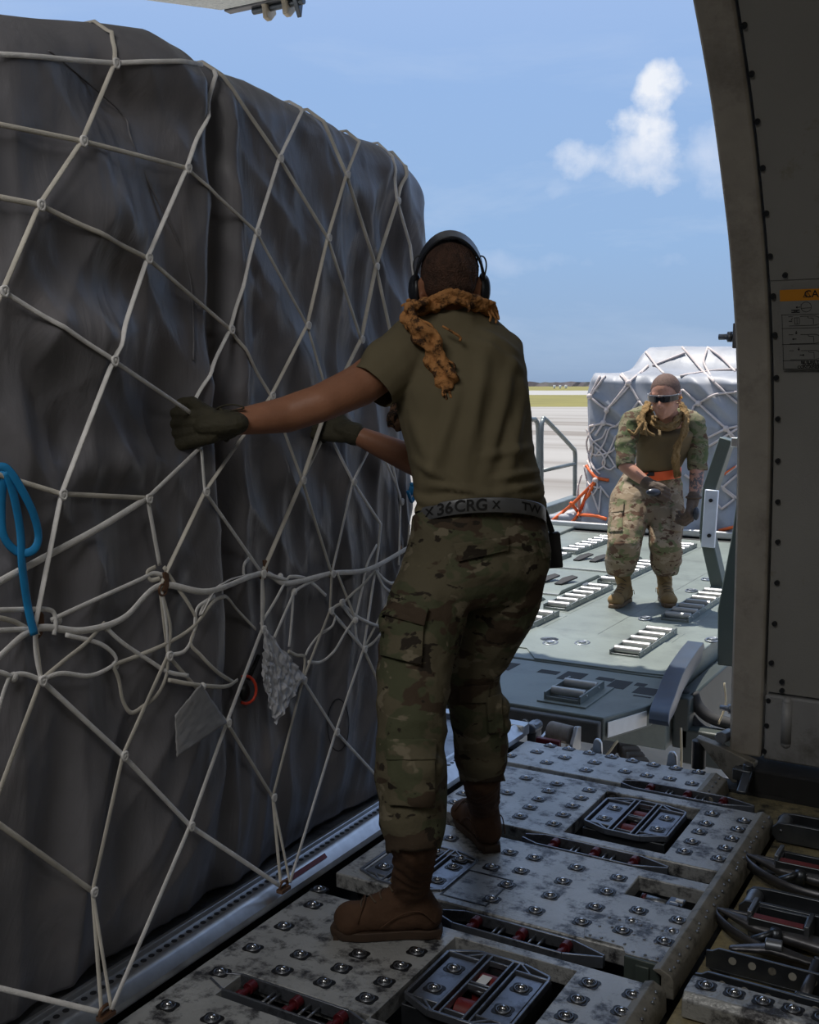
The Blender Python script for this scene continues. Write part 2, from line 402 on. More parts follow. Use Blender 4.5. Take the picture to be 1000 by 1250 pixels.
cur = puff(cur, 640, 320, .20, .018, 0., 1., (.58, .68, .87), .6, 5.6)
cur = puff(cur, 740, 192, .070, .026, -.1, .6, (.72, .79, .92), .95, 1.3)
cur = puff(cur, 795, 205, .055, .045, -.1, .6, (.74, .80, .92), .95, 6.3)
cur = puff(cur, 778, 155, .050, .050, -.2, .5, (.84, .88, .96), .97, 2.1)
cur = puff(cur, 806, 112, .030, .034, -.2, .5, (.88, .91, .97), .97, 8.1)
cur = puff(cur, 868, 205, .030, .045, 0., .8, (.68, .76, .92), .7, 3.3)
cur = puff(cur, 685, 232, .022, .016, 0., .8, (.62, .72, .90), .6, 4.6)
L(cur, bg.inputs['Color'])

sun = bpy.data.lights.new('sun', 'SUN'); sun.energy = 7.0; sun.angle = R(.6); sun.color = (1., .95, .87)
so = bpy.data.objects.new('sun', sun); COL.objects.link(so); so.location = (0, 20, 30)
so.rotation_euler = Vector((.27, -.085, -1)).to_track_quat('-Z', 'Y').to_euler()
# fill lamps added to brighten the hold, unseen behind and above the camera
for i, (x, y, p) in enumerate([(-1.1, -.3, 34.), (2.2, .6, 9.)]):
    al = bpy.data.lights.new('fill_light', 'AREA'); al.energy = p; al.size = 1.2; al.color = (1., .97, .93)
    ao = bpy.data.objects.new('fill_light', al); COL.objects.link(ao); ao.location = (x, y, 3.0); ao.rotation_euler = (R(12), R(10), 0)

# ---------------------------------------------------------------- airfield
GZ = -4.8
def far_strip(name, d0, d1, z, m, half=2600):
    """band of ground lying square to the view, d0..d1 metres out"""
    f = Vector((-math.sin(YAW), math.cos(YAW), 0)); b = MB()
    b.bm.faces.new([b.bm.verts.new(f*d+RT*s*half*(.5 if d < 300 else 1)+Vector((0, 0, z))) for d, s in ((d0, -1), (d0, 1), (d1, 1), (d1, -1))])
    return b.build(name, m, kind='structure')
def apron_mat():
    m, nt, b = nmat('apron_concrete'); L = nt.links.new
    tc = N(nt, 'ShaderNodeTexCoord'); mp = N(nt, 'ShaderNodeMapping'); mp.inputs['Rotation'].default_value = (0, 0, -YAW); mp.inputs['Scale'].default_value = (.012, .09, 1); L(tc.outputs['Object'], mp.inputs[0])
    n = N(nt, 'ShaderNodeTexNoise', Scale=1., Detail=6.); L(mp.outputs[0], n.inputs['Vector'])
    r = ramp(nt, n.outputs['Fac'], [(.35, (.27, .255, .235)), (.52, (.235, .22, .20)), (.62, (.15, .13, .11)), (.72, (.25, .235, .21))])
    L(r.outputs[0], b.inputs['Base Color']); b.inputs['Roughness'].default_value = .9
    return m
far_strip('ground_apron', -40, 290, GZ, apron_mat())
M_grass = mat('airfield_grass', (.145, .128, .024), .9, 0, .18, .05)
M_taxi = mat('taxiway_concrete', (.28, .27, .255), .9, 0, .05, .05)
far_strip('ground_grass', 289, 590, GZ-.01, M_grass); far_strip('ground_taxiway', 589, 950, GZ-.02, M_taxi); far_strip('ground_field', 949, 2260, GZ-.03, M_grass, 5000)
b = MB(); f = Vector((-math.sin(YAW), math.cos(YAW), 0)); n = 420
prev = None
for i in range(n+1):
    s = -2200+4400*i/n; h = 6.2+1.2*nz(s*.013, 2.2)+1.2*nz(s*.06, 9)+1.6*nz(s*.3, 4)
    a = b.bm.verts.new(f*2200+RT*s+Vector((0, 0, GZ))); c = b.bm.verts.new(f*(2204+6*nz(s*.1, 5))+RT*s+Vector((0, 0, GZ+max(2., h)*1.35))); d = b.bm.verts.new(f*2260+RT*s+Vector((0, 0, GZ+1)))
    if prev: b.bm.faces.new((prev[0], a, c, prev[1])); b.bm.faces.new((prev[1], c, d, prev[2]))
    prev = (a, c, d)
tag(b.build('tree_line', mat('hazed_scrub', (.17, .14, .14), .95, 0, .2, .05, dirt=(.10, .12, .08), ds=.03)), 'low reddish brown line of scrub and trees along the far edge of the airfield', 'tree line', kind='stuff')  # scrub tone greyed to put distance haze into the colour
for i, (px, s) in enumerate([(677, .45), (684, .4), (691, .5)]):
    p = J(px, 467, 1330); p.z = GZ; r0 = thing('parked_vehicle', 'tiny white parked vehicle in front of the distant scrub line', 'vehicle', p, YAW, 'tiny white vehicles by the scrub line')
    b = MB(); o = p
    b.box(o.x-3*s, o.x+3*s, o.y-1.5, o.y+1.5, o.z+.6, o.z+4.); b.build('vehicle_body', M_tapew, r0, bevel=.3)
    b = MB(); b.box(o.x-2*s, o.x+2*s, o.y-1.6, o.y+1.6, o.z+0, o.z+.7); b.build('wheels', M_rub, r0)

# ---------------------------------------------------------------- aircraft hull round the cargo door
CONT = [(-.3, 3.85), (0, 3.86), (.717, 3.844), (1.121, 3.821), (1.35, 3.785), (1.564, 3.722), (1.75, 3.64), (1.913, 3.545), (2.194, 3.343), (2.429, 3.116), (2.6, 2.92), (2.78, 2.68), (2.95, 2.40), (3.1, 2.1), (3.2, 1.7)]
CONTS = []
for i in range(len(CONT)-1):
    pts = bez([(0, y, z) for z, y in CONT], 6); break
CONTS = [(p.z, p.y) for p in pts]
def yw(z): return lerp(CONTS, z)
def onwall(px, py, off=0.):
    d = ray(px, py); t = 2.
    lo, hi = 1., 9.
    for _ in range(50):
        t = (lo+hi)/2; p = CAMP+d*t
        if p.y > yw(p.z)-off: hi = t
        else: lo = t
    return CAMP+d*t
def wnorm(z):
    a = yw(z-.03); b_ = yw(z+.03); t = Vector((0, b_-a, .06)).normalized(); return Vector((0, -t.z, t.y)), t
def hull(name, x0, x1, z0, z1, off, th, m, bevel=.004, parent=None, kind='structure', nx=1):
    b = MB(); zs = [z0]+[z for z, _ in CONTS if z0+.01 < z < z1-.01]+[z1]; rings = []
    for z in zs:
        n_, t_ = wnorm(z); p = Vector((0, yw(z), z)); a = p+n_*off; c = p+n_*(off-th)
        rings.append([(x0, a.y, a.z), (x1, a.y, a.z), (x1, c.y, c.z), (x0, c.y, c.z)])
    b.rings(rings); o = b.build(name, m, parent, bevel=bevel)
    if kind: o['kind'] = kind
    return o
hull('trim_1', -.90, -.79, .06, 3.05, .0, .16, M_jamb, .008)
hull('trim_2', -.782, -.30, 1.702, 3.05, -.012, .02, M_wall, .002)
hull('wall_right', -.782, 5., .30, 3.2, -.016, .16, M_wall, .002)
hull('wall_left', -9., -4.35, -.1, 3.2, 0, .16, M_shell)
hull('trim_3', -.782, 5., .055, .293, -.004, .1, M_kickw, .008)
hull('wall_header', -9., 5., 3.06, 3.2, .02, .16, M_shell)
b = MB()   # hold ceiling, near side wall and the end walls
b.box(-9, 5, -3.4, 1.75, 3.2, 3.26); b.build('ceiling', M_shell, kind='structure')
b = MB(); b.box(-9, 5, -3.5, -3.4, -.3, 3.26); b.build('wall_back', M_shell, kind='structure')
b = MB(); b.box(5, 5.1, -3.5, 3.7, -.3, 3.26); b.build('wall_end', M_shell, kind='structure')
b = MB(); b.box(-9.1, -9, -3.5, 3.7, -.3, 3.26); b.build('wall_far_end', M_shell, kind='structure')
# sealing lip down the outboard side of the frame
hull('trim_4', -.912, -.896, .06, 3.05, -.05, .03, M_edge, .002)
# screws
b = MB()
scr = [(908,33),(917,92),(924,150),(930.5,206.6),(935,262),(939.5,314),(958,337),(943,363),(945,410),(947,462),(949,512),(949,563),(949,613),(949,662),(948,712),(945,762),(941,810),(954,833),(954,844),(938,855.5),(936,886),(933,917.5)]
for px, py in scr:
    p = onwall(px, py); n_, t_ = wnorm(p.z); b.cyl(p-n_*.02, p+n_*(-.003 if p.z > .3 else 0.002), .0085, 12)
o = b.build('trim_5', M_black, kind='structure')
# embossed stiffener in the kick panel
pa, pb = onwall(961, 858), onwall(959, 908)
b = MB(); b.tube([pa+Vector((0, .012, 0)), pb+Vector((0, .012, 0))], .020, 14); b.ball(pa+Vector((0, .012, 0)), .02); b.ball(pb+Vector((0, .012, 0)), .02); b.build('trim_6', M_kickw, smooth=True, kind='structure')
b = MB(); b.box(-.86, 5., 3.805, 3.97, -.2, .035); b.build('baseboard_right', M_rub, bevel=.01, kind='structure')

# caution placard
P0 = onwall(952, 354, .004); P1 = onwall(956, 451, .004); dn = (P1-P0); dn.x = 0; hgt = dn.length; dn.normalize(); xx = Vector((1, 0, 0)); nrm = xx.cross(-dn)*1.
if nrm.y > 0: nrm = -nrm
pl = thing('caution_placard', 'caution placard with orange header and loading diagrams on the liner beside the door', 'placard', P0)
def pq(name, u0, u1, v0, v1, m, h=.001):
    b = MB(); b.tprism([P0+xx*u+dn*v for u, v in ((u0, v0), (u1, v0), (u1, v1), (u0, v1))], nrm*h); return b.build(name, m, pl)
PW = .33; M_pl = mat('placard_plate', (.21, .21, .20), .6, 0, .04, 10.); M_plo = mat('placard_orange', (.55, .22, .01), .6, 0, .04, 10.)
pq('plate', 0, PW, 0, hgt, M_pl); pq('header', 0, PW, 0, .037, M_plo, .0016)
k = hgt/97.
def U(px, py): return ((px-952-(py-354)*.045)*.0027*1., (py-354)*k)
b = MB()
def ln(*pts, w=.0012):
    for a, c in zip(pts, pts[1:]):
        A = P0+xx*a[0]+dn*a[1]+nrm*.0016; C_ = P0+xx*c[0]+dn*c[1]+nrm*.0016; b.beam(A, C_, w, .0008, nrm)
def zz(x, y): return ((x-232)/10.4*.0027, (y-150)/10.4*k)     # from the enlarged placard
for y in (460, 630, 835, 1045, 1150): ln(zz(240, y), (PW-.005, zz(0, y)[1]))
ln(zz(250, 460), zz(250, 1150))
el = [zz(540+62*math.cos(t*math.pi/8), 370+62*math.sin(t*math.pi/8)) for t in range(17)]; ln(*el); ln(zz(480, 385), zz(600, 380)); ln(zz(480, 330), zz(480, 385))
ln(zz(420, 370), zz(468, 368), w=.002); ln(zz(436, 358), zz(420, 370), zz(436, 382), w=.002)
ln(zz(365, 405), zz(465, 405), w=.003); ln(zz(365, 432), zz(465, 432), w=.003); ln(zz(375, 405), zz(455, 432)); ln(zz(455, 405), zz(375, 432))
for oy in (0, 228, 432):
    ln(zz(325, 484+oy), zz(380, 484+oy)); ln(zz(465, 484+oy), zz(640, 484+oy), zz(720, 512+oy), zz(790, 540+oy), zz(700, 580+oy), zz(640, 598+oy), zz(330, 600+oy))
    ln(zz(555, 490+oy), zz(560, 505+oy), zz(620, 510+oy), zz(622, 588+oy))
for x, y, dx, dy in ((375, 505, -18, 22), (330, 542, 40, 0), (415, 665, 0, 40), (370, 768, 45, 0), (440, 875, 0, 40), (450, 973, 50, 0)):
    ln(zz(x, y), zz(x+dx, y+dy), w=.0022)
for x, y in ((415, 700), (440, 908)): ln(zz(x-10, y-14), zz(x, y+4), zz(x+10, y-14), w=.0022)
ln(zz(382, 758), zz(368, 768), zz(382, 778), w=.0022); ln(zz(488, 963), zz(503, 973), zz(488, 983), w=.0022)
ln(zz(400, 500), zz(400, 580), zz(455, 580), zz(455, 500), zz(400, 500)); ln(zz(428, 500), zz(428, 580))
b.build('diagram', M_ink, pl)
def ptxt(body, px, py, size, m=M_ink):
    u, v = zz(px, py); put_text('lettering', body, size, m, pl, P0+xx*u+dn*v+nrm*.002, xx, -dn, .0003)
ptxt('CAUTION', 800, 214, .032); ptxt('BE SURE THAT LOAD', 690, 1067, .0125); ptxt('GUIDANCE SYSTEM', 690, 1098, .0125); ptxt('CONTAINER/PALLET', 640, 1128, .0125)
b = MB(); u, v = zz(552, 214); q = lambda a, c: P0+xx*(u+a)+dn*(v+c)+nrm*.0018
for a, c in (((-.011, .009), (0, -.011)), ((0, -.011), (.011, .009)), ((.011, .009), (-.011, .009))): b.beam(q(*a), q(*c), .0018, .0008, nrm)
b.beam(q(0, -.004), q(0, .004), .002, .0008, nrm); b.build('warning_triangle', M_ink, pl)

# roller pins and bracket on the frame
def frame_roller(px, py, lab):
    p = onx(px, py, -.915); r0 = thing('guide_roller', lab, 'roller', p)
    b = MB(); b.tprism([p+Vector((0.0, a, c)) for a, c in ((-.02, -.04), (.03, -.03), (.03, .03), (-.02, .045))], (.02, 0, 0)); b.build('bracket', M_lock, r0, bevel=.003)
    b = MB(); b.cyl(p+Vector((.0, 0, 0)), p+Vector((-.05, 0, 0)), .010, 14); b.cyl(p+Vector((-.005, 0, 0)), p+Vector((-.02, 0, 0)), .018, 14); b.build('pin', M_alud, r0, smooth=True)
frame_roller(896, 411, 'small metal roller pin sticking out of the upper door frame edge')
frame_roller(896, 866, 'metal roller pin sticking out of the door frame just above the sill')
s0 = thing('sill_latch', 'cast metal sill bracket with lever at the foot of the door frame', 'bracket', (-.95, 3.8, 0))
b = MB(); p = onz(855, 940, .0)
b.cyl((-1.02, 3.90, -.03), (-1.02, 3.90, .075), .026, 18); b.build('bushing', M_black, s0, smooth=False, bevel=.003)
b = MB(); b.tprism([(-1.03, 3.93, .09), (-.93, 3.88, .085), (-.80, 3.87, .05), (-.80, 3.87, -.03), (-.88, 3.88, -.04), (-.97, 3.92, .03)], (0, -.05, 0)); b.build('bracket', M_edge, s0, bevel=.006)
b = MB(); b.cyl((-.925, 3.95, .10), (-.925, 3.83, .12), .022, 8); b.build('nut', M_alud, s0, bevel=.002)
b = MB(); b.beam((-.815, 3.78, .03), (-.80, 3.62, .01), .032, .014); b.cyl((-.815, 3.78, .01), (-.815, 3.78, .06), .018, 14); b.box(-.865, -.80, 3.76, 3.80, .0, .04); b.build('lever', M_frame, s0, bevel=.004)

# open cargo door overhead
dr = thing('cargo_door', 'open cargo door raised overhead with white lining and latch hooks along its edge', 'door', (-2.6, 2.6, 3.08))
E0 = Vector((-4.43, 5.52, 3.70))   # outer edge, left corner
b = MB(); b.tprism([(-4.33, 2.1, 3.04), (-.95, 2.1, 3.04), (-.95, 5.25, 3.58), (-4.33, 5.25, 3.58)], (0, -.03, .16)); b.build('door_skin', M_tapew, dr, bevel=.02)
lin = mat('quilted_white_lining', (.66, .67, .66), .8, 0, .12, 60., 1., 45.)
b = MB(); b.tprism([(-4.30, 2.7, 3.065), (-1., 2.7, 3.065), (-1., 5.24, 3.57), (-4.30, 5.24, 3.57)], (0, 0, -.02)); b.build('lining', lin, dr, bevel=.004)
b = MB(); b.box(-4.28, -1.0, 5.24, 5.30, 3.54, 3.59); b.build('edge_beam', M_lock, dr, bevel=.005)
M_hook = mat('beige_latch', (.42, .36, .28), .5, .3, .15, 20.)
for i in range(5):
    x = -4.02+.72*i; dv = Vector((0, -.16, -.15))
    b = MB()
    for dx in (0, .14): b.tprism([(x+dx, 5.22, 3.57), (x+dx, 5.34, 3.57), (x+dx, 5.36, 3.51), (x+dx, 5.31, 3.46), (x+dx, 5.27, 3.47), (x+dx, 5.26, 3.53)], (.035, 0, 0))
    h = b.build('latch_hook', M_hook, dr, bevel=.006)
    pz = None; b = MB(); b.cyl((x-.09, 5.30, 3.53), (x+.27, 5.30, 3.53), .02, 12); b.tprism([(x+.21, 5.26, 3.55), (x+.21, 5.34, 3.55), (x+.21, 5.32, 3.45)], (.03, 0, 0)); b.build('latch_pin', M_frame, h, bevel=.003)
# ---------------------------------------------------------------- cargo floor
b = MB(); b.box(-9, 5, -3.4, 3.86, -.30, -.17); b.build('floor', M_sub, kind='structure')
b = MB(); b.box(-.655, 5, -3.4, 3.80, -.17, -.062); b.box(-.90, -.655, 3.52, 3.80, -.17, -.062); b.build('floor_side', M_yel, kind='structure')
b = MB(); b.box(-9, -.66, 3.80, 3.90, -.25, -.05); b.build('trim_7', M_sub, kind='structure')
unit0 = None
def ball_unit(plate, x, y, z=0.0, k=1.):
    """one ball transfer: dark clover pocket, steel ring, ball"""
    global unit0
    if unit0 is None:
        b = MB()
        pts = []
        for i in range(32):
            t = 2*math.pi*i/32; r = .0245*(1-.13*math.cos(4*t)); pts.append((x+r*1.05*math.cos(t), y+r*.88*math.sin(t)))
        b.prism(pts, z-.004, z+.0012)
        o = b.build('ball_transfer', M_black, None)
        for v in o.data.vertices: v.co -= Vector((x, y, z))
        b = MB(); b.tube([(.0155*math.cos(t*math.pi/10), .0155*math.sin(t*math.pi/10), .0018) for t in range(20)], .0026, 8, closed=True); b.tube([(.0105*math.cos(t*math.pi/10), .0105*math.sin(t*math.pi/10), .002) for t in range(20)], .0013, 6, closed=True); r_ = b.build('ring', M_ring, None, smooth=True)
        b = MB(); b.ball((0, 0, .0025), .0092, 16, 12); c_ = b.build('ball', M_steel, None, smooth=True)
        r_.parent = o; c_.parent = o; unit0 = o
        o.parent = plate
    else: o = copy_tree(unit0, plate)
    o.location = Vector((x, y, z))-wpos(plate)
    o.rotation_euler = (0, 0, random.uniform(-.1, .1))
    return o
PX1 = [(672,910.5),(694.5,914.5),(720,919.5),(747,924),(655.5,918),(689.5,925),(726,931),(667.5,931),(715.5,940.5),(623,922.5),(772.5,929),(798,934),(825,938),(853,943),(763,942),(790,947),(817.5,951),(845,957)]
PX2 = [(642.5,950),(680,957),(670,966),(658,976),(647,986),(635,997),(619.5,968),(566,969),(555.5,979.5),(719.5,965),(709.5,974.5),(699,984),(687.5,995),(676,1006),(869.5,994),(862,1006),(854,1016),(845,1028),(835.5,1040),(909,1002.5),(901.5,1013),(894,1024.5),(886,1036),(878,1049)]
PX3 = [(600,1059),(636,1063.5),(619,1080.5),(600.5,1098),(704,1059.5),(687.5,1076),(672,1094),(654,1112),(741,1089),(727,1107.5),(710.5,1126),(755.5,1072),(780,1112),(771,1125.5),(829,1124),(820.5,1138),(550,1024),(652.5,1047.5),(622.5,1041),(562.5,1049),(534,1041)]
PX4 = [(390,1086),(382.5,1105),(347,1131),(309,1157.5),(269,1187),(367,1166),(345,1185),(396,1200),(417,1182.5),(439,1165),(489.5,1179.5),(469.5,1199),(448,1219),(259,1244),(509,1162),(720,1200.5),(706,1220.5),(691,1241),(773,1215),(759.5,1235.5),(205,1228)]
def plate(name, lab, rects, holes, pxs, m, grp=None):
    xs = [r[0] for r in rects]; ys = [r[2] for r in rects]
    t = thing('floor_panel', lab, 'floor panel', (min(xs), min(ys), 0), 0, grp)
    b = MB(); b.slab(rects, holes, -.045, 0.); b.build('deck_plate', m, t, bevel=.004)
    for p in pxs:
        q = onz(*p); ball_unit(t, q.x, q.y)
    return t
W1 = (-1.207, -.887, 3.046, 3.438); S3 = (-.905, -.722, 2.742, 2.864); W3 = (-1.197, -.874, 1.90, 2.305); W4 = (-1.55, -1.20, 1.80, 1.905)
W2 = (-1.60, -1.35, 2.50, 2.72)
pl1 = plate('ball_panel', 'narrow ball transfer panel along the door sill, farthest of the floor panels', [(-1.66, -1.19, 3.53, 3.787), (-1.19, -.93, 3.59, 3.787)], [], PX1, M_plate2)
pl2 = plate('ball_panel', 'ball transfer panel with drive unit window just inside the door, second from the sill', [(-1.66, -.705, 3.003, 3.495)], [W1], PX2, M_plate)
pl3 = plate('ball_panel', 'ball transfer panel with small slot and riveted corner, under the far boot', [(-1.66, -.705, 2.455, 2.915)], [S3, W2], PX3, M_plate)
pl4 = plate('ball_panel', 'ball transfer panel under the near boot, closest to the photographer', [(-1.66, -.705, 1.2, 2.335)], [W3, W4], PX4, M_plate)
# low extra cover frames inside panel 3, and riveted corner patch
b = MB(); b.prism([(-.93, 2.50), (-.915, 2.462), (-.815, 2.462), (-.80, 2.435), (-.706, 2.435), (-.706, 2.60), (-.74, 2.62), (-.90, 2.60)], .0, .0035); pt = b.build('riveted_patch', M_plate, pl3, bevel=.001)
b = MB()
for i in range(7):
    for x, y in ((-.905+.03*i, 2.475 if i < 4 else 2.45), (-.895+.028*i, 2.588), (-.90+.03*i, 2.53+.012*math.sin(i))): b.ball((x, y, .004), .0042, 8, 6, (1, 1, .6))
b.build('rivets', M_alud, pt, smooth=True)
for p in ((760, 1138), (811, 1151)):
    q = onz(*p); ball_unit(pl3, q.x, q.y, .0035)
b = MB(); b.box(-.80, -.71, 2.425, 2.452, -.09, .001); b.box(-.77, -.735, 2.418, 2.426, -.07, -.01); b.build('end_bracket', M_green, pl3, bevel=.003)
b = MB(); b.slab([(-1.34, -1.20, 2.485, 2.66)], [(-1.335, -1.205, 2.49, 2.655)], 0, .0015); b.build('panel_seam', M_black, pl3)
# slanted riveted edge strips
for y0, y1, lab in ((2.40, 3.50, 'long slanted edge strip with rivets along the right side of the ball panels'), (1.2, 2.345, 'slanted edge strip of the nearest ball panel')):
    t = thing('edge_strip', lab, 'edge strip', (-.7, y0, 0))
    b = MB(); b.tprism([(-.722, y0, .0005), (-.702, y0, .0075), (-.678, y0, -.004), (-.670, y0, -.016), (-.668, y0, -.062), (-.70, y0, -.062), (-.70, y0, -.01)], (0, y1-y0, 0)); b.build('strip', M_edge, t, bevel=.002)
    b = MB(); n_ = int((y1-y0)/.042)
    for i in range(n_):
        y = y0+.02+i*.042+random.uniform(-.006, .006); b.ball((-.684+.006*(i % 2), y, -.0002), .0042, 8, 6, (1, 1, .9))
        if i % 5 == 0: b.ball((-.680, y+.02, -.002), .0036, 8, 6, (1, 1, .7))
    b.build('rivets', M_alud, t, smooth=True)
t = thing('edge_strip', 'short slanted end strip at the right end of the sill panel', 'edge strip', (-.92, 3.6, 0))
b = MB(); b.tprism([(-.945, 3.585, .001), (-.925, 3.585, .006), (-.885, 3.575, -.01), (-.875, 3.575, -.05), (-.93, 3.585, -.05)], (0, .20, 0)); b.build('strip', M_edge, t, bevel=.003)
b = MB(); [b.ball((-.905, 3.61+.045*i, .001), .004, 8, 6) for i in range(4)]; b.build('rivets', M_alud, t, smooth=True)

# power drive units (frame, ball pads, red rollers)
def drive_unit(cx, cy, lab, src=None):
    if src is not None:
        t = copy_tree(src); t.location = (cx, cy, 0); t['label'] = lab; return t
    t = thing('drive_unit', lab, 'drive unit', (cx, cy, 0), 0, None); z = -.004
    X = lambda x: cx+x
    Y = lambda y: cy+y
    b = MB()
    w, h = .132, .14
    pts = [(-w, .105), (-.065, h), (.055, h), (.128, .118), (w, .10), (w, -.10), (.06, -h), (-.055, -h), (-w, -.105)]
    P = [(X(a), Y(c), z) for a, c in pts]
    for a, c in zip(P, P[1:]+P[:1]): b.beam(a, c, .0075, .018)
    for x in (-.045, -.028, .028, .045): b.beam((X(x), Y(-h+.004), z), (X(x), Y(h-.004), z), .006, .018)
    for x, y in ((-.045, .105), (.045, .105), (-.045, -.105), (.045, -.105)): b.beam((X(x), Y(y), z), (X(w*(1 if x > 0 else -1)), Y(y), z), .006, .016)
    for s_ in (-1, 1): b.beam((X(.045), Y(s_*h), z), (X(.085), Y(s_*.105), z), .006, .016); b.beam((X(.045*-1), Y(s_*h), z), (X(-.085), Y(s_*.105), z), .006, .016)
    for y in (.115, .0, .012, -.115): b.beam((X(-.028), Y(y), z), (X(.028), Y(y), z), .005, .014)
    b.build('frame', M_unit, t, bevel=.0015)
    b = MB(); b.slab([(X(-w), X(w), Y(-.125), Y(.125))], [(X(-w+.006), X(w-.006), Y(-.119), Y(.119))], -.09, -.014); b.build('housing', M_frame, t, bevel=.002)
    b = MB(); b.box(X(-w), X(w), Y(-.12), Y(.12), -.1, -.085); b.build('tray', M_dark, t)
    for s_ in (-1, 1):
        b = MB(); x0, x1 = sorted((s_*.052, s_*.122)); b.box(X(x0), X(x1), Y(-.097), Y(.097), -.012, -.003); p = b.build('ball_pad', M_unit, t, bevel=.002)
        ball_unit(t, X(s_*.087), Y(.048), -.003); ball_unit(t, X(s_*.087), Y(-.05), -.003)
    for y in (.062, -.056):
        b = MB(); b.cyl((X(-.024), Y(y), -.034), (X(.024), Y(y), -.034), .030, 20); b.box(X(-.024), X(.024), Y(y-.048), Y(y+.048), -.05, -.028); b.build('red_roller', M_red, t, smooth=False, bevel=.002)
    b = MB(); b.cyl((X(-.027), Y(.006), -.012), (X(.02), Y(.0), -.012), .007, 10); b.build('latch', M_frame, t, smooth=True)
    return t
du = drive_unit(-1.048, 3.262, 'drive unit with two red rollers in the window of the panel nearest the door')
drive_unit(-1.045, 2.125, 'large drive unit with red rollers at the bottom edge, right of the near boot', du)
drive_unit(-1.475, 2.61, 'shadowed drive unit in the panel window behind the near boot', du)
b = MB(); p = Vector((-1.045, 2.155, -.002)); b.box(-1.062, -1.037, 2.145, 2.185, -.0042, -.0032); tag(b.build('paper_label', M_tapew), 'small square white sticker on the red roller of the nearest drive unit', 'sticker')

# guide channels in the troughs
def channel(cx, cy, lab, src=None, rz=0):
    if src is not None:
        t = copy_tree(src); t.location = (cx, cy, 0); t['label'] = lab; return t
    t = thing('guide_channel', lab, 'floor guide', (cx, cy, 0)); z = -.012
    b = MB()
    for s_ in (-1, 1):
        pts = [(-.225, .012*s_-.0), (-.17, .036*s_), (.13, .036*s_), (.225, .004*s_)]
        for a, c in zip(pts, pts[1:]): b.beam((cx+a[0], cy+a[1], z), (cx+c[0], cy+c[1], z), .006, .03)
    b.build('side_rails', M_unit, t, bevel=.0015)
    b = MB(); b.box(cx-.17, cx+.15, cy-.034, cy+.034, -.06, -.045); b.build('bottom_pan', M_dark, t)
    for x in (-.13, 0., .12):
        b = MB(); b.cyl((cx+x, cy-.03, z), (cx+x, cy+.03, z), .0085, 12); b.cyl((cx+x, cy+.008, z+.002), (cx+x, cy+.03, z+.002), .014, 12); b.cyl((cx+x, cy-.03, z+.002), (cx+x, cy-.016, z+.002), .012, 12); b.build('red_pin', M_redp, t, bevel=.001)
    for x in (-.07, -.055, .03, .055):
        b = MB(); b.cyl((cx+x, cy-.03, z), (cx+x, cy+.03, z), .0035, 8); b.build('cross_rod', M_alu, t, smooth=True)
    return t
ch = channel(-.965, 3.545, 'red pinned guide channel next to the sill panel, farthest of the three')
channel(-1.075, 2.955, 'red pinned guide channel between the two middle ball panels', ch)
channel(-1.065, 2.397, 'red pinned guide channel just right of the near boot', ch)
channel(-1.38, 1.86, 'shadowed guide channel in the slot at the bottom left of the floor', ch)
t = thing('hydraulic_plunger', 'small cylinder with red band lying in the floor slot', 'actuator', (-.85, 2.8, -.03))
b = MB(); b.cyl((-.875, 2.80, -.03), (-.80, 2.79, -.03), .014, 16); b.build('cylinder', M_alud, t, smooth=True)
b = MB(); b.cyl((-.872, 2.7997, -.03), (-.862, 2.798, -.03), .0146, 16); b.build('red_band', M_redp, t, smooth=True)
b = MB(); b.box(-.80, -.755, 2.765, 2.815, -.05, -.012); b.cyl((-.79, 2.76, -.02), (-.76, 2.76, -.02), .016, 12); b.build('fitting', M_frame, t, bevel=.003)
b = MB(); b.box(-.78, -.76, 2.79, 2.802, -.012, -.008); b.box(-.79, -.77, 2.77, 2.778, -.012, -.008); b.build('white_ends', M_tapew, t)

# ------- locks, roller arms and rails on the side floor
def roller_arm(x, y, lab, src=None, ln=1.4):
    if src is not None:
        t = copy_tree(src); t.location = (x, y, -.06); t['label'] = lab; return t
    t = thing('roller_arm', lab, 'roller arm', (x, y, -.06))
    for s_ in (-1, 1):
        yy = y+s_*.045; b = MB()
        pts = [(x+ln, -.055), (x+.01, -.055), (x-.005, -.035), (x-.005, -.012), (x+.012, .004), (x+.05, .008), (x+ln, .008)]
        b.tprism([(a, yy-.006, c) for a, c in pts], (0, .012, 0)); sd = b.build('side_plate', M_frame, t, bevel=.002)
        b = MB(); b.cyl((x+.022, yy-.008, -.018), (x+.022, yy+.008, -.018), .005, 8); b.build('bolt', M_alud, sd, smooth=True)
    b = MB(); b.cyl((x+.022, y-.04, -.018), (x+.022, y+.04, -.018), .022, 20); b.build('roller', M_alud, t, smooth=False, bevel=.003)
    b = MB(); b.box(x+.05, x+ln, y-.04, y+.04, -.055, -.035); b.build('web', M_dark, t)
    return t
ra = roller_arm(-.655, 3.485, 'roller arm on the side floor nearest the sill, at the right edge')
roller_arm(-.622, 2.905, 'roller arm between the two red-inset locks on the side floor', ra)
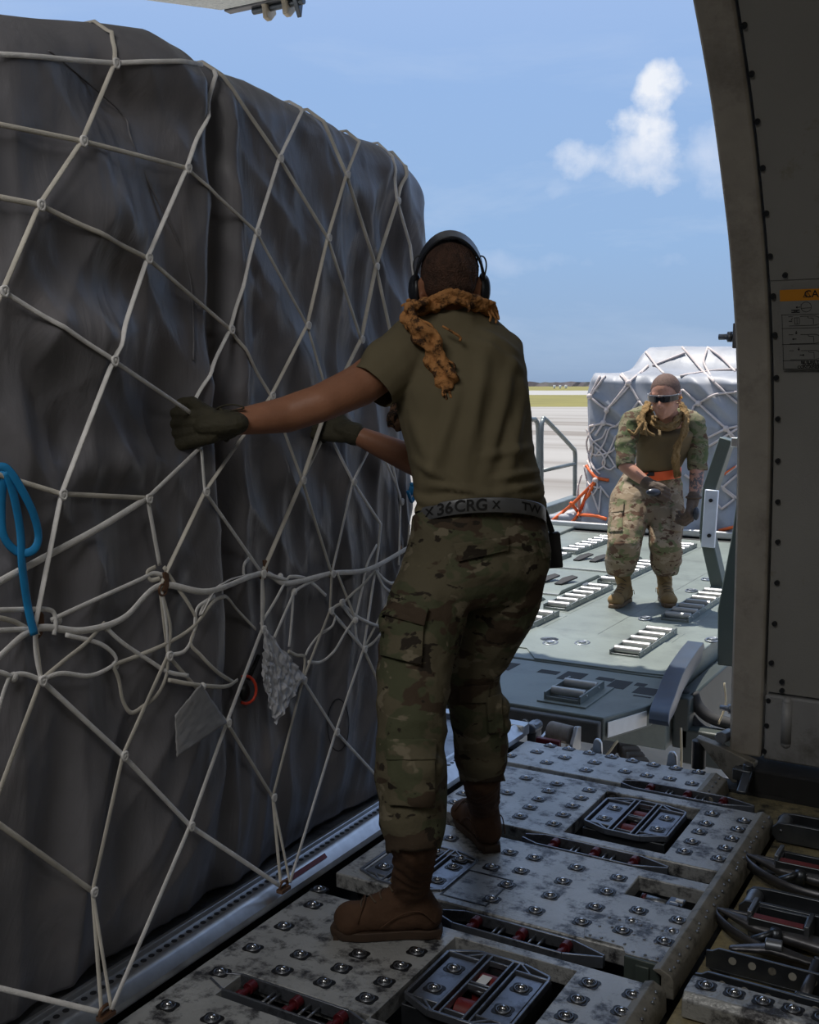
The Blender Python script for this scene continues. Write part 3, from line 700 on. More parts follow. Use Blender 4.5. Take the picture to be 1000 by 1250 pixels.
def lock(x, y, lab, src=None):
    if src is not None:
        t = copy_tree(src); t.location = (x, y, -.06); t['label'] = lab; return t
    t = thing('pallet_lock', lab, 'lock', (x, y, -.06))
    b = Blob()
    b.cap((x-.01, y+.005, -.004), (x+.09, y-.01, -.02), .006, .026, .7); b.cap((x+.09, y-.01, -.02), (x+.26, y-.03, -.022), .026, .028, .7); b.cap((x+.26, y-.03, -.022), (x+.36, y-.05, -.012), .027, .008, .7)
    b.fuse('body', M_lock, t, .003, 3)
    b = MB(); b.slab([(x+.075, x+.22, y-.03, y+.055)], [(x+.088, x+.208, y-.003, y+.045)], -.04, .012); b.build('housing', M_frame, t, bevel=.003)
    b = MB(); b.box(x+.07, x+.082, y-.02, y+.07, -.03, .022); b.build('lug', M_alud, t, bevel=.002); b = MB(); b.box(x+.214, x+.226, y-.035, y+.05, -.03, .022); b.build('lug', M_alud, t, bevel=.002)
    b = MB(); b.box(x+.086, x+.210, y-.028, y-.004, .0, .0135); b.build('red_inset', M_red, t, bevel=.001)
    b = MB(); b.box(x+.088, x+.208, y-.003, y+.045, -.045, -.035); b.build('well', M_sub, t)
    b = MB(); GP = bez([(x-.014, y+.016, -.014), (x-.004, y-.02, -.016), (x+.055, y-.075, -.02), (x+.14, y-.11, -.026), (x+.24, y-.12, -.026), (x+.34, y-.10, -.02)], 6)
    b.rings([[p+Vector((0, .004, -.016)), p+Vector((0, .004, .014)), p+Vector((0, -.004, .014)), p+Vector((0, -.004, -.016))] for p in GP]); b.tube(bez([(x-.012, y+.018, -.012), (x+.03, y+.025, -.012), (x+.08, y+.03, -.014)], 4), .006, 8); b.build('guard', M_lock, t, smooth=True)
    b = MB(); b.cyl((x+.15, y-.055, -.03), (x+.15, y-.055, .008), .014, 14); b.cyl((x+.10, y-.085, -.022), (x+.15, y-.058, .004), .012, 12, .006); b.build('knob', M_frame, t, smooth=True)
    return t
lk = lock(-.665, 3.165, 'pallet lock with dark red inset lying in front of the dark floor patch')
lock(-.655, 2.785, 'pallet lock with dark red inset and round cam, nearer of the two', lk)
t = thing('cam_roller', 'pivoting cam roller in front of the nearer pallet lock', 'cam', (-.5, 2.66, -.06))
b = Blob(); b.cap((-.59, 2.645, -.025), (-.50, 2.66, -.01), .012, .022, .6); b.cap((-.50, 2.66, -.01), (-.40, 2.66, -.02), .022, .013, .6); b.fuse('arm', M_lock, t, .003, 3)
b = MB(); b.cyl((-.515, 2.655, .0), (-.475, 2.66, .0), .017, 18); b.build('roller', M_alud, t, smooth=False, bevel=.002)
b = MB(); b.prism([(-.627, 3.205), (-.35, 3.17), (-.37, 3.29), (-.615, 3.343)], -.0625, -.0585); tag(b.build('floor_patch', M_frame), 'flat dark grey patch on the grimy floor behind the farther lock', 'patch')
def hole_rail(x0, x1, y, lab, n_, sp):
    t = thing('hole_rail', lab, 'rail', (x0, y, -.06))
    b = MB(); b.tprism([(x0, y, -.055), (x1, y, -.055), (x1, y, .0), (x0+.03, y, .0), (x0+.015, y, -.01), (x0, y, -.012)], (0, .008, 0)); b.box(x0+.01, x1, y, y+.035, -.06, -.054); b.build('angle', M_frame, t, bevel=.0015)
    for i in range(n_):
        b = MB(); b.cyl((x0+.065+sp*i, y-.0015, -.022), (x0+.065+sp*i, y+.001, -.022), .0095, 16); b.build('hole_disc', M_edge if i % 3 == 2 else mat('lit_hole_disc', (.42, .41, .36), .5, .2), t)  # pale discs stand in for holes showing the lit floor behind
hole_rail(-.64, .5, 2.575, 'dark perforated angle rail in front of the cam roller', 12, .047)
hole_rail(-.635, .5, 2.455, 'dark perforated angle rail right behind the ball strip', 12, .052)
t = thing('ball_strip', 'short box strip carrying a row of balls at the lower right corner', 'ball strip', (-.63, 2.33, -.06))
b = MB(); b.tprism([(-.632, 2.335, -.058), (-.632, 2.335, -.015), (-.632, 2.352, .0), (-.632, 2.428, .0), (-.632, 2.428, -.058)], (1.1, 0, 0)); b.build('box', M_plate, t, bevel=.003)
for i in range(9): ball_unit(t, -.592+.064*i, 2.394, 0.)
t = thing('pin_roller', 'upright-edged roller bar between the perforated rails at the right edge', 'roller', (-.4, 2.56, -.06))
b = MB(); b.cyl((-.392, 2.48, -.015), (-.392, 2.65, -.015), .013, 16); b.build('roller', M_lock, t, smooth=True)
b = MB(); b.box(-.41, -.33, 2.462, 2.476, -.045, .003); b.build('end_plate', M_frame, t, bevel=.004); b = MB(); b.box(-.40, -.34, 2.652, 2.662, -.045, .0); b.build('end_plate', M_frame, t, bevel=.004)
b = MB(); b.cyl((-.55, 2.73-.02, -.062), (-.55, 2.71, -.056), .0, 6); 
b.bm.free()
# clamps and idler hardware beyond the sill
t = thing('sill_roller', 'grey rubber roller with red bracket standing beyond the sill panel', 'roller', (-1.62, 3.9, -.02))
b = MB(); b.cyl((-1.63, 3.95, .0), (-1.53, 3.93, .0), .038, 20); b.build('roller', mat('worn_grey_roller', (.24, .22, .2), .6, 0, .25, 30.), t, smooth=False, bevel=.005)
b = MB(); b.tprism([(-1.52, 3.97, -.06), (-1.52, 3.97, .03), (-1.52, 3.93, .04), (-1.52, 3.88, -.02), (-1.52, 3.88, -.06)], (.015, 0, 0)); b.build('bracket', M_alu, t, bevel=.003); b = MB(); b.tprism([(-1.65, 3.97, -.06), (-1.65, 3.97, .0), (-1.65, 3.86, -.02), (-1.65, 3.86, -.06)], (.015, 0, 0)); b.build('bracket', M_alu, t, bevel=.003)
b = MB(); b.box(-1.65, -1.55, 3.85, 3.875, -.05, -.005); b.build('red_block', M_redp, t, bevel=.004)
t = thing('sill_clamp', 'dark twin roller clamp at the left end of the sill', 'clamp', (-1.74, 3.86, -.02))
b = MB(); b.cyl((-1.77, 3.85, -.005), (-1.77, 3.92, -.005), .02, 14); b.cyl((-1.73, 3.85, -.005), (-1.73, 3.92, -.005), .02, 14); b.build('rollers', M_frame, t, smooth=False, bevel=.002)
b = MB(); b.box(-1.71, -1.67, 3.9, 3.96, -.05, .03); b.cyl((-1.69, 3.89, .01), (-1.69, 3.97, .01), .022, 14); b.build('lug', M_alud, t, bevel=.004)
for x in (-1.42, -1.13):
    b = MB(); b.tprism([(x, 3.85, -.05), (x+.045, 3.85, -.05), (x+.04, 3.85, .015), (x+.03, 3.85, .03), (x+.015, 3.85, .03), (x+.008, 3.85, .015)], (0, .02, 0)); tag(b.build('sill_lug', M_alu, bevel=.004), 'small upright metal lug on the outer sill, '+('behind the middle of the sill panel' if x < -1.3 else 'close to the door frame'), 'lug', 'sill lugs')
# ---------------------------------------------------------------- near pallet, tarpaulin and net
FX = -1.80
pa = thing('cargo_pallet', 'aluminium cargo pallet under the big tarped load, its rail beside the boots', 'pallet', (-2.9, 2.2, 0))
b = MB(); b.box(-4.05, -1.76, .55, 3.80, .002, .03); b.build('pallet_sheet', M_alud, pa, bevel=.004)
b = MB(); b.tprism([(-1.678, .5, .004), (-1.680, .5, .022), (-1.700, .5, .042), (-1.712, .5, .050), (-1.722, .5, .050), (-1.726, .5, .040), (-1.758, .5, .040), (-1.762, .5, .052), (-1.772, .5, .052), (-1.80, .5, .032), (-1.80, .5, .004)], (0, 3.30, 0)); b.build('edge_rail', M_alu, pa, bevel=.0015)
b = MB()
for i in range(120):
    y = .7+.0262*i
    b.cyl((-1.742, y, .0398), (-1.742, y, .0412), .0075, 10)
b.build('rail_holes', M_black, pa, kind='stuff')
b = MB(); q = onz(362, 1092, .03); b.tprism([(-1.692, 2.27, .0355), (-1.692, 2.46, .0355), (-1.702, 2.46, .0455), (-1.702, 2.27, .0455)], (.0015, 0, .0015)); b.build('red_mark', M_redp, pa, label='red painted mark on the rail')
b = MB(); b.box(-4.05, -1.68, 3.80, 3.86, .004, .05); b.build('end_rail', M_alu, pa, bevel=.004)

TOPY = [(.4, 2.02), (1.2, 2.05), (1.52, 2.081), (1.81, 2.14), (1.95, 2.165), (2.11, 2.143), (2.18, 2.14), (2.34, 2.145), (2.53, 2.126), (2.68, 2.12), (2.83, 2.10), (3.02, 2.098), (3.12, 2.07), (3.3, 2.03)]
TOPY = [(a, c+.028) for a, c in TOPY]
def fold(y, z):
    """outward relief of the cover on the long face"""
    top = lerp(TOPY, y); h = z/top
    wv = .05*nz(y*1.3, z*1.1, 3.1)
    d = 0.
    # long vertical pleats, stronger towards the bottom half
    a = nz((y+wv)*5.5, z*.55, 1.7); d += .020*(1-abs(a)*2.2)*(.6+.4*sm(.9, .2, h))
    a = nz((y+wv*2)*11, z*1.1, 5.2); d += .007*(1-abs(a)*2.2)
    # diagonal draws running down from the net knots
    a = nz((y*.9+z*.75)*5.2, (y*.75-z*.9)*1.1, 8.4); d += .020*(1-abs(a)*2.4)*sm(.15, .6, h)
    a = nz((y*.9-z*.65)*5., (y*.7+z*.9)*1.2, 12.4); d += .012*(1-abs(a)*2.4)
    d += .03*nz(y*1.6, z*1.3, 20.3)
    d += .0012*nz(y*22, z*18, 2.)
    # corner pleat running the whole height: left part stands proud, a dark valley to its right
    c = 2.10+.018*math.sin(z*2.2)
    d += .045*sm(c+.01, c-.05, y)*sm(-.1, .5, z)
    d -= .06*math.exp(-((y-c-.045)/.03)**2)*sm(.2, .5, h)*sm(1.02, .93, h)
    d += .018*math.exp(-((y-c-.10)/.03)**2)
    # hollow pockets of the left part
    for cy, cz, ry, rz, am in ((1.86, 1.98, .16, .07, -.05), (1.72, 1.72, .2, .08, .035), (1.95, 1.75, .10, .2, -.03), (1.65, 1.48, .2, .07, .04), (1.9, 1.35, .12, .25, -.03), (1.75, 1.2, .2, .05, .03), (2.75, 1.95, .2, .06, .02), (3.0, 1.85, .05, .2, -.03)):
        d += am*math.exp(-((y-cy)/ry)**2-((z-cz)/rz)**2)
    return d
def face_x(y, z):
    top = lerp(TOPY, y)
    t = max(0, z-(top-.10))/.10
    bt = max(0, (.34-z)/.34)
    e = max(0, (y-3.12)/.12)
    return FX+fold(y, z)*(1-.6*min(1, t))-.10*(1-math.sqrt(max(0, 1-min(1, t)**2)))-.05*bt**2-.14*(1-math.sqrt(max(0, 1-min(1, e)**2)))
def cover():
    ys = [.75+(3.24-.75)*i/330 for i in range(331)]; nz_ = 250
    bm = bmesh.new(); G = []
    backs = [.02, .06, .14, .3, .6, 1.1, 1.7, 2.25]
    for y in ys:
        row = []; top = lerp(TOPY, y)
        zend = min(1, max(0, (y-3.14)/.10)); zt = top-.06*(1-math.sqrt(max(0, 1-zend**2)))
        ye = lambda z: y - .09*sm(1.9, .9, z)*sm(2.9, 3.2, y)
        for j in range(nz_+1):
            z = .048+(zt-.048)*j/nz_
            row.append(bm.verts.new((face_x(y, z*top/zt), ye(z), z)))
        xl = row[-1].co.x
        for k in backs: row.append(bm.verts.new((xl-k, y, zt+.02*sm(0, .3, k)+.03*nz(y*4, k*4, 7)*sm(0, .2, k))))
        G.append(row)
    for k in [.03, .08, .2, .5, 1., 1.7, 2.2]:      # end face towards the door
        row = []
        for v in G[330]:
            x = v.co.x-k if v.co.x > FX-.3 else v.co.x-0
            row.append(bm.verts.new((max(-4.1, v.co.x-k), v.co.y+.02*nz(k*5, v.co.z*3, 4)-.0, v.co.z)))
        G.append(row)
    for a, c in zip(G, G[1:]):
        for j in range(len(a)-1): bm.faces.new((a[j], c[j], c[j+1], a[j+1]))
    bmesh.ops.recalc_face_normals(bm, faces=bm.faces)
    return bm
ld = thing('tarped_load', 'huge cargo load wrapped in dark grey tarpaulin, filling the left of the picture', 'cargo', (-2.9, 2.2, .03))
mb = MB(); mb.bm.free(); mb.bm = cover(); tp = mb.build('tarpaulin', M_tarp, ld, smooth=True)
q = tp.modifiers.new('thick', 'SOLIDIFY'); q.thickness = .003; q.offset = -1
b = MB(); b.box(-4.0, -1.95, .85, 3.05, .031, 1.95); b.build('crates', mat('cardboard_crates', (.14, .10, .06), .9, 0), ld)
# stitched seam down the left part
b = MB()
sp = [(60, 62), (100, 95), (150, 140), (160, 170), (185, 230), (215, 290), (232, 340), (236, 400), (236, 440)]
def fpt(px, py, off=.012, env=False):
    x = FX
    for _ in range(8):
        p = onx(px, py, x); y = min(max(p.y, .8), 3.22); z = min(max(p.z, .05), lerp(TOPY, y)-.012); x = face_x(y, z)
        if env: x = sum(face_x(min(3.22, y+a), min(lerp(TOPY, y)-.012, max(.05, z+c))) for a in (-.07, 0, .07) for c in (-.07, 0, .07))/9+.008
        x += off
    return onx(px, py, x)
b.tube(bez([fpt(*p, .003) for p in sp], 6), .003, 6, flat=.5); b.build('seam', M_tarp, ld, smooth=True)
b = MB(); b.tube([fpt(413+13*math.cos(t*math.pi/12), 885+32*math.sin(t*math.pi/12), .002) for t in range(24)], .0012, 6, closed=True); b.build('ring_mark', M_black, ld, smooth=True)

net = thing('cargo_net', 'pale webbing cargo net tied over the huge dark load', 'net', (-1.75, 2.2, .04))
NODES = dict(A0=(136,36),A1=(140,77),A2=(100,172),A3=(48,250),A4=(3,355),B0=(266,84),B1=(228,205),B2=(180,315),B3=(138,440),B4=(75,603),
 C0=(371,131),C1=(341,193),C2=(313,283),C3=(281,402),D0=(440,170),D1=(423,213),D2=(400,290),D3=(375,397),D4=(331,483),E0=(495,200),E1=(485,245),E2=(459,325),E3=(441,414),
 D0b=(393,143),E0b=(478,186),E1b=(501,300),F1=(180,608),G1=(250,600),K1=(369,586),L1=(431,588),M1=(489,612),
 H1=(320,700),I1=(405,700),O0=(195,715),P0=(42,768),P1=(50,830),N1=(150,922),O1=(232,1008),N2=(205,800),R1=(277,882),R2=(320,768),S1=(333,973),T1=(370,830),U1=(410,893),V1=(444,792),Q1=(113,1088),
 W1=(403,745),hand=(236,506),hand2=(246,545),h3=(392,540),h4=(403,532),Y1=(465,640),Y2=(416,735),M0=(478,560))
NP = {k: fpt(*v, .016, True) for k, v in NODES.items()}
HOOK = {'HA': Vector(onx(345, 1080, -1.735)), 'HB': Vector(onx(352, 1078, -1.735)), 'HC': Vector(onx(127, 1235, -1.735)), 'HD': Vector(onx(134, 1238, -1.735))}
HOOK['HA'].z = HOOK['HB'].z = HOOK['HC'].z = HOOK['HD'].z = .055
for k, px, py in (('HA', 343, 1082), ('HB', 354, 1077), ('HC', 124, 1236), ('HD', 136, 1232)):
    p = onz(px, py, .058); HOOK[k] = p
NP.update(HOOK)
TOPN = ('A0', 'B0', 'C0', 'D0', 'E0', 'D0b', 'E0b')
def gp(q): return NP[q].copy() if isinstance(q, str) else fpt(q[0], q[1], q[2] if len(q) > 2 else .016, True)
def cord(seq, w=.0055, m=None, sm_=False, name='cord', par=net, flat=.45):
    P = [gp(q) for q in seq]
    if sm_: P = bez(P, 8)
    else:   # keep each run off the cover
        out = []
        for a, c in zip(P, P[1:]):
            n_ = 14
            for k in range(n_):
                t = k/n_; p = a.lerp(c, t); out.append(p)
        out.append(P[-1]); P = out
    push = []
    for p in P:
        ok = .8 < p.y < 3.2 and .12 < p.z < lerp(TOPY, p.y)-.01
        push.append(max(0, face_x(p.y, p.z)+w*.6-p.x) if ok else 0)
    for _ in range(3): push = [max(push[i], .5*push[i]+.25*(push[max(0, i-1)]+push[min(len(P)-1, i+1)])) for i in range(len(P))]
    for p, d in zip(P, push): p.x += d
    if isinstance(seq[0], str) and seq[0] in TOPN: tz = lerp(TOPY, P[0].y)-.006; P = [Vector((FX-.6, P[0].y, tz+.0)), Vector((FX-.2, P[0].y, tz)), Vector((P[0].x-.05, P[0].y, tz-.002)), Vector((P[0].x-.012, P[0].y, min(P[0].z, tz-.012)))]+P[1:]
    b = MB(); b.tube(P, w, 8, flat=flat, up=(1, 0, 0)); return b.build(name, m or M_cord, par, smooth=True)
w0 = .0058
for s_ in [('A0','A1','A2','A3','A4',(-30,430)), ('B0','B1','B2','B3','B4','P0'), ('C0','C1','C2','C3',(236,492)), ('D0','D1','D2','D3','D4','G1','O0'), ('E0','E1','E2','E3',(398,500),'K1','H1'),
           ((-20,65),'A1',(245,79)), ((-20,148),'A2','B1','C2','D3',(396,468)), ((-20,237),'A3','B2','C3','D4','K1','I1'), ('A4','B3','hand'), ((-30,340),'A4'),
           ('B0','C1','D2','E3'), ('D0b','D1','E2',(480,420)), ('E0b','E1','E1b',(510,380)),
           ('hand2','F1'), ((246,548),'G1','H1'), ('F1','B4',(-10,577)), ('F1',(195,690)),
           ('h3','K1'), ('h4','L1','Y1',(462,670),'V1'), ((455,540),'L1','I1'), ('M0','M1',(487,690)),
           ('P0','P1',(-8,985)), ('P1','N1','O1','HA'), ('N2','N1','Q1','HC'), ('Q1','HD'), ((-10,1000),'Q1'), ((-10,1204),'HC'),
           ('O0','N2','R1','S1','HA'), ('S1','HB'), ('H1','R2','R1' ,'O1','HD'), ('I1','W1','T1','S1'), ('W1','V1','U1','HB'), ('T1','U1',(466,954)), ('V1',(470,850)), ('V1',(497,690),(500,640))]:
    thick = w0*random.uniform(.85, 1.1)
    cord(s_, thick, M_cord if random.random() < .6 else M_cordd)
for s_ in [(('F1'),(120,645),(55,680),(-10,715)), ((500,668),(450,695),'I1',(350,712),'H1',(255,722),'O0',(150,755),(100,770),'P0',(-10,810))]:
    cord(s_, .0078, M_cord, True, 'wide_strap')
slack = [((-10,745),(30,744),(62,745),(68,760),(66,775)), ((-10,752),(20,760),(45,775),'P0'), ((62,757),(110,735),(170,708),(186,700),(200,702)),
  ((-10,770),(30,768),'P0'), ((190,692),(180,698),(184,708),(195,706)), ((200,692),(215,715),(232,740),(240,760),(233,785),(245,800),(265,820),(285,833)),
  ('P1',(75,822),(110,825),(138,812),(140,800),(120,785),(80,775)), ('P1',(30,823),(14,825),(8,835),(0,860),(-6,885)), ((-10,818),(5,822),(14,826)), ('P1',(80,805),(105,785),(128,760)),
  ((138,812),(145,830),(150,855),(160,870),(175,862),(192,848),(203,825),'N2'), ((128,765),(150,785),(180,805),(205,820),(230,825)), ((138,812),(170,800),(205,785),(230,770),(245,755),(260,735),(275,728),(290,745),(312,768)),
  ((205,830),(240,836),(275,838),(290,830)), ('H1',(300,705),(298,690),(305,680)), ((250,735),(245,750),(262,720),(280,708),(310,700)), (('N2'),(225,795),(236,775),(240,745),(250,735),(262,728)),
  ((318,762),(335,735),(350,708),(357,704),(372,706),(385,715),(398,727)), ((335,778),(345,755),(356,730),(358,724),(370,715),(390,705)), ((358,724),(357,745),(355,770),(353,790)), ((350,708),(330,702),'H1'),
  ('W1',(417,738),(435,752),(450,760),(464,765)), ((417,738),(430,725),(445,712),(458,695)), ((417,738),(426,750),(433,760),(436,780),'V1'), ((412,700),(418,715),(428,740),(434,757)),
  ((410,752),(405,765),(390,775),(378,790),(373,800)), ((432,757),(420,775),(408,795),(392,808),(376,808)), ((352,795),(362,800),(372,803),'T1'), ((460,665),(448,690),(442,720),(434,755)),
  ((458,695),(470,708),(480,712),(492,705),(498,700)), ((458,695),(468,715),(476,722)), ((464,775),(455,785),'V1'), (('P0'),(44,800),'P1'), ((197,722),(203,760),'N2'), ((197,722),(208,765),'N2'), (('H1'),(322,735),'R2'),(('I1'),(404,725),'W1'), ((470,560),(487,600),'M1')]
slack[21] = ('W1', (417,738),(435,752),(450,760),(464,765))
for s_ in slack:
    cord(s_, .0052, random.choice([M_cord, M_cord, M_cordd]), True, 'slack_cord')
for k in ('A1 A2 A3 A4 B1 B2 B3 B4 C1 C2 C3 D1 D2 D3 D4 E1 E2 E3 F1 G1 K1 L1 M1 H1 I1 N1 O1 N2 R1 R2 S1 T1 U1 V1 Q1 P1 W1 Y2').split():
    p = NP[k]; b = MB()
    b.ball(p+Vector((.003, 0, 0)), .0085, 10, 8, (.8, 1, 1.1)); b.tube([p+Vector((.006, .0075*math.cos(t*math.pi/6), .009*math.sin(t*math.pi/6)+.002*math.cos(t))) for t in range(12)], .0036, 6, closed=True)
    b.build('knot', M_cord, net, smooth=True)
for px, py in ((340,704),(68,757),(128,765),(138,812),(357,722),(417,738),(458,696),(245,838),(14,826),(432,757)):
    p = fpt(px, py); b = MB(); b.ball(p+Vector((.006, 0, 0)), .010, 10, 8, (.8, 1, 1.1)); b.build('knot', M_cord, net, smooth=True)
for px, py in ((45,762),(199,712),(321,695),(404,697),(487,672)):
    p = fpt(px, py, .022); b = MB(); r_ = .009 if px > 400 else .013
    b.tprism([p+Vector((0, a*r_, c*r_*1.0)) for a, c in ((-.6, -1.3), (.6, -1.5), (1.1, -.6), (1.1, 1.5), (.5, 2.), (-.2, 1.9), (0.1, .2))], (.006, 0, 0)); b.tube([p+Vector((.003, -.3*r_+r_*1.*math.cos(t*math.pi/7), -1.1*r_+r_*1.*math.sin(t*math.pi/7))) for t in range(14)], .003, 6, closed=True)
    b.build('hook', M_brass, net, bevel=.001)
for k in ('HA', 'HC'):
    p = NP[k]; b = MB(); b.tube([p+Vector((.0, .018*math.cos(t*math.pi/7)+.012, -.002+.012*math.sin(t*math.pi/7))) for t in range(14)], .004, 8, closed=True); b.box(p.x-.01, p.x+.01, p.y-.008, p.y+.032, .040, .050); b.build('track_fitting', M_brass, net, bevel=.001)
# blue straps
bs = thing('blue_strap', 'bright blue strap looped through the net at the left edge', 'strap', fpt(20, 650))
for s_ in [((-4,570),(8,572),(22,590),(40,625),(47,655),(40,672),(22,674),(5,655),(2,620),(5,575)), ((8,575),(18,610),(25,650),(27,690),(34,740),(42,775))]:
    P = bez([fpt(a, c, .03) for a, c in s_], 8); b = MB(); b.tube(P, .0085 if len(s_) > 7 else .010, 8, flat=.3, up=(1, 0, 0)); b.build('strap_run', M_blue, bs, smooth=True)
b = MB(); b.tube(bez([fpt(502, 590, .03), fpt(507, 600, .035), fpt(503, 612, .03), fpt(498, 600, .03)], 6), .006, 8); b.ball(fpt(503, 598, .03), .014, 10, 8, (.7, 1, 1.3)); tag(b.build('blue_tie', M_blue, smooth=True), 'small blue knotted tie on the net beside the silver belt', 'tie')
# paper tags, red ratchet
def paper(px_, lab, nm, crumple, m=M_paper):
    P = [fpt(*q, .03) for q in px_]; bm = bmesh.new(); n = 22
    a, c, d, e = P
    g = [[bm.verts.new(a.lerp(c, i/n).lerp(e.lerp(d, i/n), j/n)) for j in range(n+1)] for i in range(n+1)]
    for i in range(n+1):
        for j in range(n+1):
            v = g[i][j]; v.co.x += crumple*(abs(nz(i*.33, j*.33, 3))+.4*abs(nz(i*.8, j*.8, 7))); v.co.y += crumple*.35*nz(i*.3, j*.3, 9); v.co.z += crumple*.3*nz(i*.3, j*.3, 19)
    for i in range(n):
        for j in range(n): bm.faces.new((g[i][j], g[i+1][j], g[i+1][j+1], g[i][j+1]))
    mb = MB(); mb.bm.free(); mb.bm = bm; o = mb.build(nm, m, smooth=crumple < .01); q = o.modifiers.new('t', 'SOLIDIFY'); q.thickness = .0008
    return tag(o, lab, 'paper')
paper([(245,834),(277,882),(215,924),(213,873)], 'flat grey paper sheet tucked behind a net cord low on the load', 'paper_sheet', .004)
paper([(322,766),(372,826),(334,884),(318,824)], 'crumpled white paper tag hanging from the net beside the trouser leg', 'crumpled_tag', .018, mat('crumpled_paper', (.55, .56, .60), .8, 0, .04, 10.))
rt = thing('ratchet', 'small black and orange-red tie-down ratchet hanging behind the crumpled tag', 'ratchet', fpt(300, 845))
b = MB(); b.tube([fpt(300+13*math.cos(t*math.pi/8), 842+17*math.sin(t*math.pi/8), .03) for t in range(-5, 6)], .004, 8); b.build('handle', mat('orange_red_handle', (.6, .05, .02), .5), rt, smooth=True)
b = MB(); b.ball(fpt(299, 845, .02), .02, 12, 8, (.6, .9, 1.2)); b.tube([fpt(303, 830, .02), fpt(316, 800, .02)], .006, 8); b.build('body', M_black, rt, smooth=True)
# ---------------------------------------------------------------- loader platform
lo = thing('cargo_loader', 'grey green cargo loader platform docked outside the door', 'loader', (-2.6, 6.5, 0))
ZL = 0.0
b = MB()
b.prism([(-4.3, 4.20), (-1.50, 4.21), (-1.39, 4.50), (-1.40, 4.93), (-4.3, 4.93)], -.10, ZL); nose = b.build('nose_deck', M_deck, lo, bevel=.006)
b = MB(); b.tprism([(-1.487, 4.222, -.085), (-1.398, 4.46, -.085), (-1.398, 4.46, -.02), (-1.487, 4.222, -.02)], (.004, -.0015, 0)); b.build('white_reflector', M_tapew, nose)
HL = [(-4.3, -1.45, 4.94, 9.45)]
b = MB(); b.slab(HL, [], -.35, ZL+.005); b.build('main_deck', M_deck, lo, bevel=.006)
b = MB(); b.prism([(-4.3, 5.12), (-2.25, 5.12), (-2.13, 4.945), (-1.60, 4.945), (-1.45, 4.96), (-1.45, 5.6), (-4.3, 5.6)], ZL+.004, ZL+.012); b.build('overlap_plate', M_deck, lo, bevel=.002)
for x0, x1, y0, y1 in ((-2.34, -2.16, 4.70, 4.84), (-2.03, -1.93, 4.74, 4.80), (-1.905, -1.80, 4.68, 4.83), (-1.74, -1.66, 4.76, 4.81), (-1.655, -1.57, 4.66, 4.80), (-1.55, -1.50, 4.75, 4.80), (-1.52, -1.42, 4.63, 4.74), (-1.50, -1.42, 4.585, 4.60)):
    b = MB(); b.box(x0, x1, y0, y1, -.02, ZL+.0012); b.build('hinge_slot', M_sub, nose)

for i, x in enumerate((-2.66, -2.19, -1.72)):
    b = MB(); b.box(x-.215 if i < 2 else x-.20, x+.215 if i < 2 else x+.215, 4.165, 4.205, -.105, -.012); bp = b.build('rubber_bumper', M_bump, lo, bevel=.008)
    for dx in (-.11, .12):
        b = MB(); b.cyl((x+dx, 4.150, -.058), (x+dx, 4.17, -.058), .016, 14); b.build('bolt', M_alu, bp, bevel=.002)
tr_src = {}
def tray(x0, x1, y0, y1, n_):
    b = MB(); z = ZL+.004
    for x in (x0, x1-.008): b.box(x, x+.008, y0, y1, z-.02, z+.036)
    b.box(x0+.01, x1-.01, y0, y0+.006, z-.02, z+.018); b.box(x0+.01, x1-.01, y1-.006, y1, z-.02, z+.018)
    t = b.build('roller_tray', M_tray, lo, bevel=.0015)
    b = MB(); b.box(x0-.02, x1+.035, y0-.03, y1+.03, z-.01, z+.0025); b.build('tray_base', M_deck, t, bevel=.001)
    sp_ = (y1-y0)/n_
    for i in range(n_):
        y = y0+sp_*(i+.5); b = MB(); b.cyl((x0+.008, y, z+.026), (x1-.008, y, z+.026), .020, 14); b.cyl((x0-.003, y, z+.022), (x1+.004, y, z+.022), .006, 8); b.build('roller', M_roll, t, smooth=False, bevel=.002)
tray(-1.815, -1.645, 4.32, 4.62, 2)
tray(-1.83, -1.67, 5.20, 5.85, 5); tray(-1.855, -1.69, 6.15, 7.15, 7)
tray(-2.56, -2.41, 5.02, 5.96, 6); tray(-2.575, -2.42, 6.10, 6.93, 6); tray(-2.59, -2.44, 7.08, 8.05, 7); tray(-2.60, -2.45, 8.3, 9.1, 6)
tray(-3.33, -3.18, 7.45, 8.1, 4); tray(-3.33, -3.18, 8.2, 9.2, 7); tray(-3.3, -3.15, 5.2, 6.2, 6); tray(-3.3, -3.15, 6.4, 7.2, 5)
# raised covers with black strap loops, fittings let into the deck
for (x0, x1, y0, y1) in ((-3.10, -2.66, 6.55, 7.35), (-3.10, -2.66, 7.55, 8.30), (-3.05, -2.68, 5.75, 6.4)):
    b = MB(); b.tprism([(x0, y0, .006), (x0, y0+.06, .03), (x0, y1-.06, .03), (x0, y1, .006)], (x1-x0, 0, 0)); c_ = b.build('raised_cover', M_deck, lo, bevel=.004)
    for k in range(3):
        x = x0+.06+.13*k; b = MB(); b.tprism([(x, y0+.22, .03), (x+.05, y0+.22, .03), (x+.10, y0+.40, .055), (x+.05, y0+.42, .06), (x, y0+.36, .045)], (0, 0, .012)); b.build('strap_loop', M_rub, c_, bevel=.004)
    b = MB(); b.box(x0, x1, y0-.02, y0-.005, .006, .016); b.build('bright_hinge', M_roll, c_)
for px, py in ((711, 785), (672, 785), (788, 755), (844, 721), (863, 707), (870, 781)):
    q = onz(px, py, .01); b = MB(); b.tube([q+Vector((.035*math.cos(t*math.pi/8), .05*math.sin(t*math.pi/8), .0)) for t in range(16)], .006, 8, closed=True); b.cyl(q, q+Vector((0, 0, .01)), .02, 12); b.build('tie_ring', M_alud, lo, smooth=False, bevel=.001)
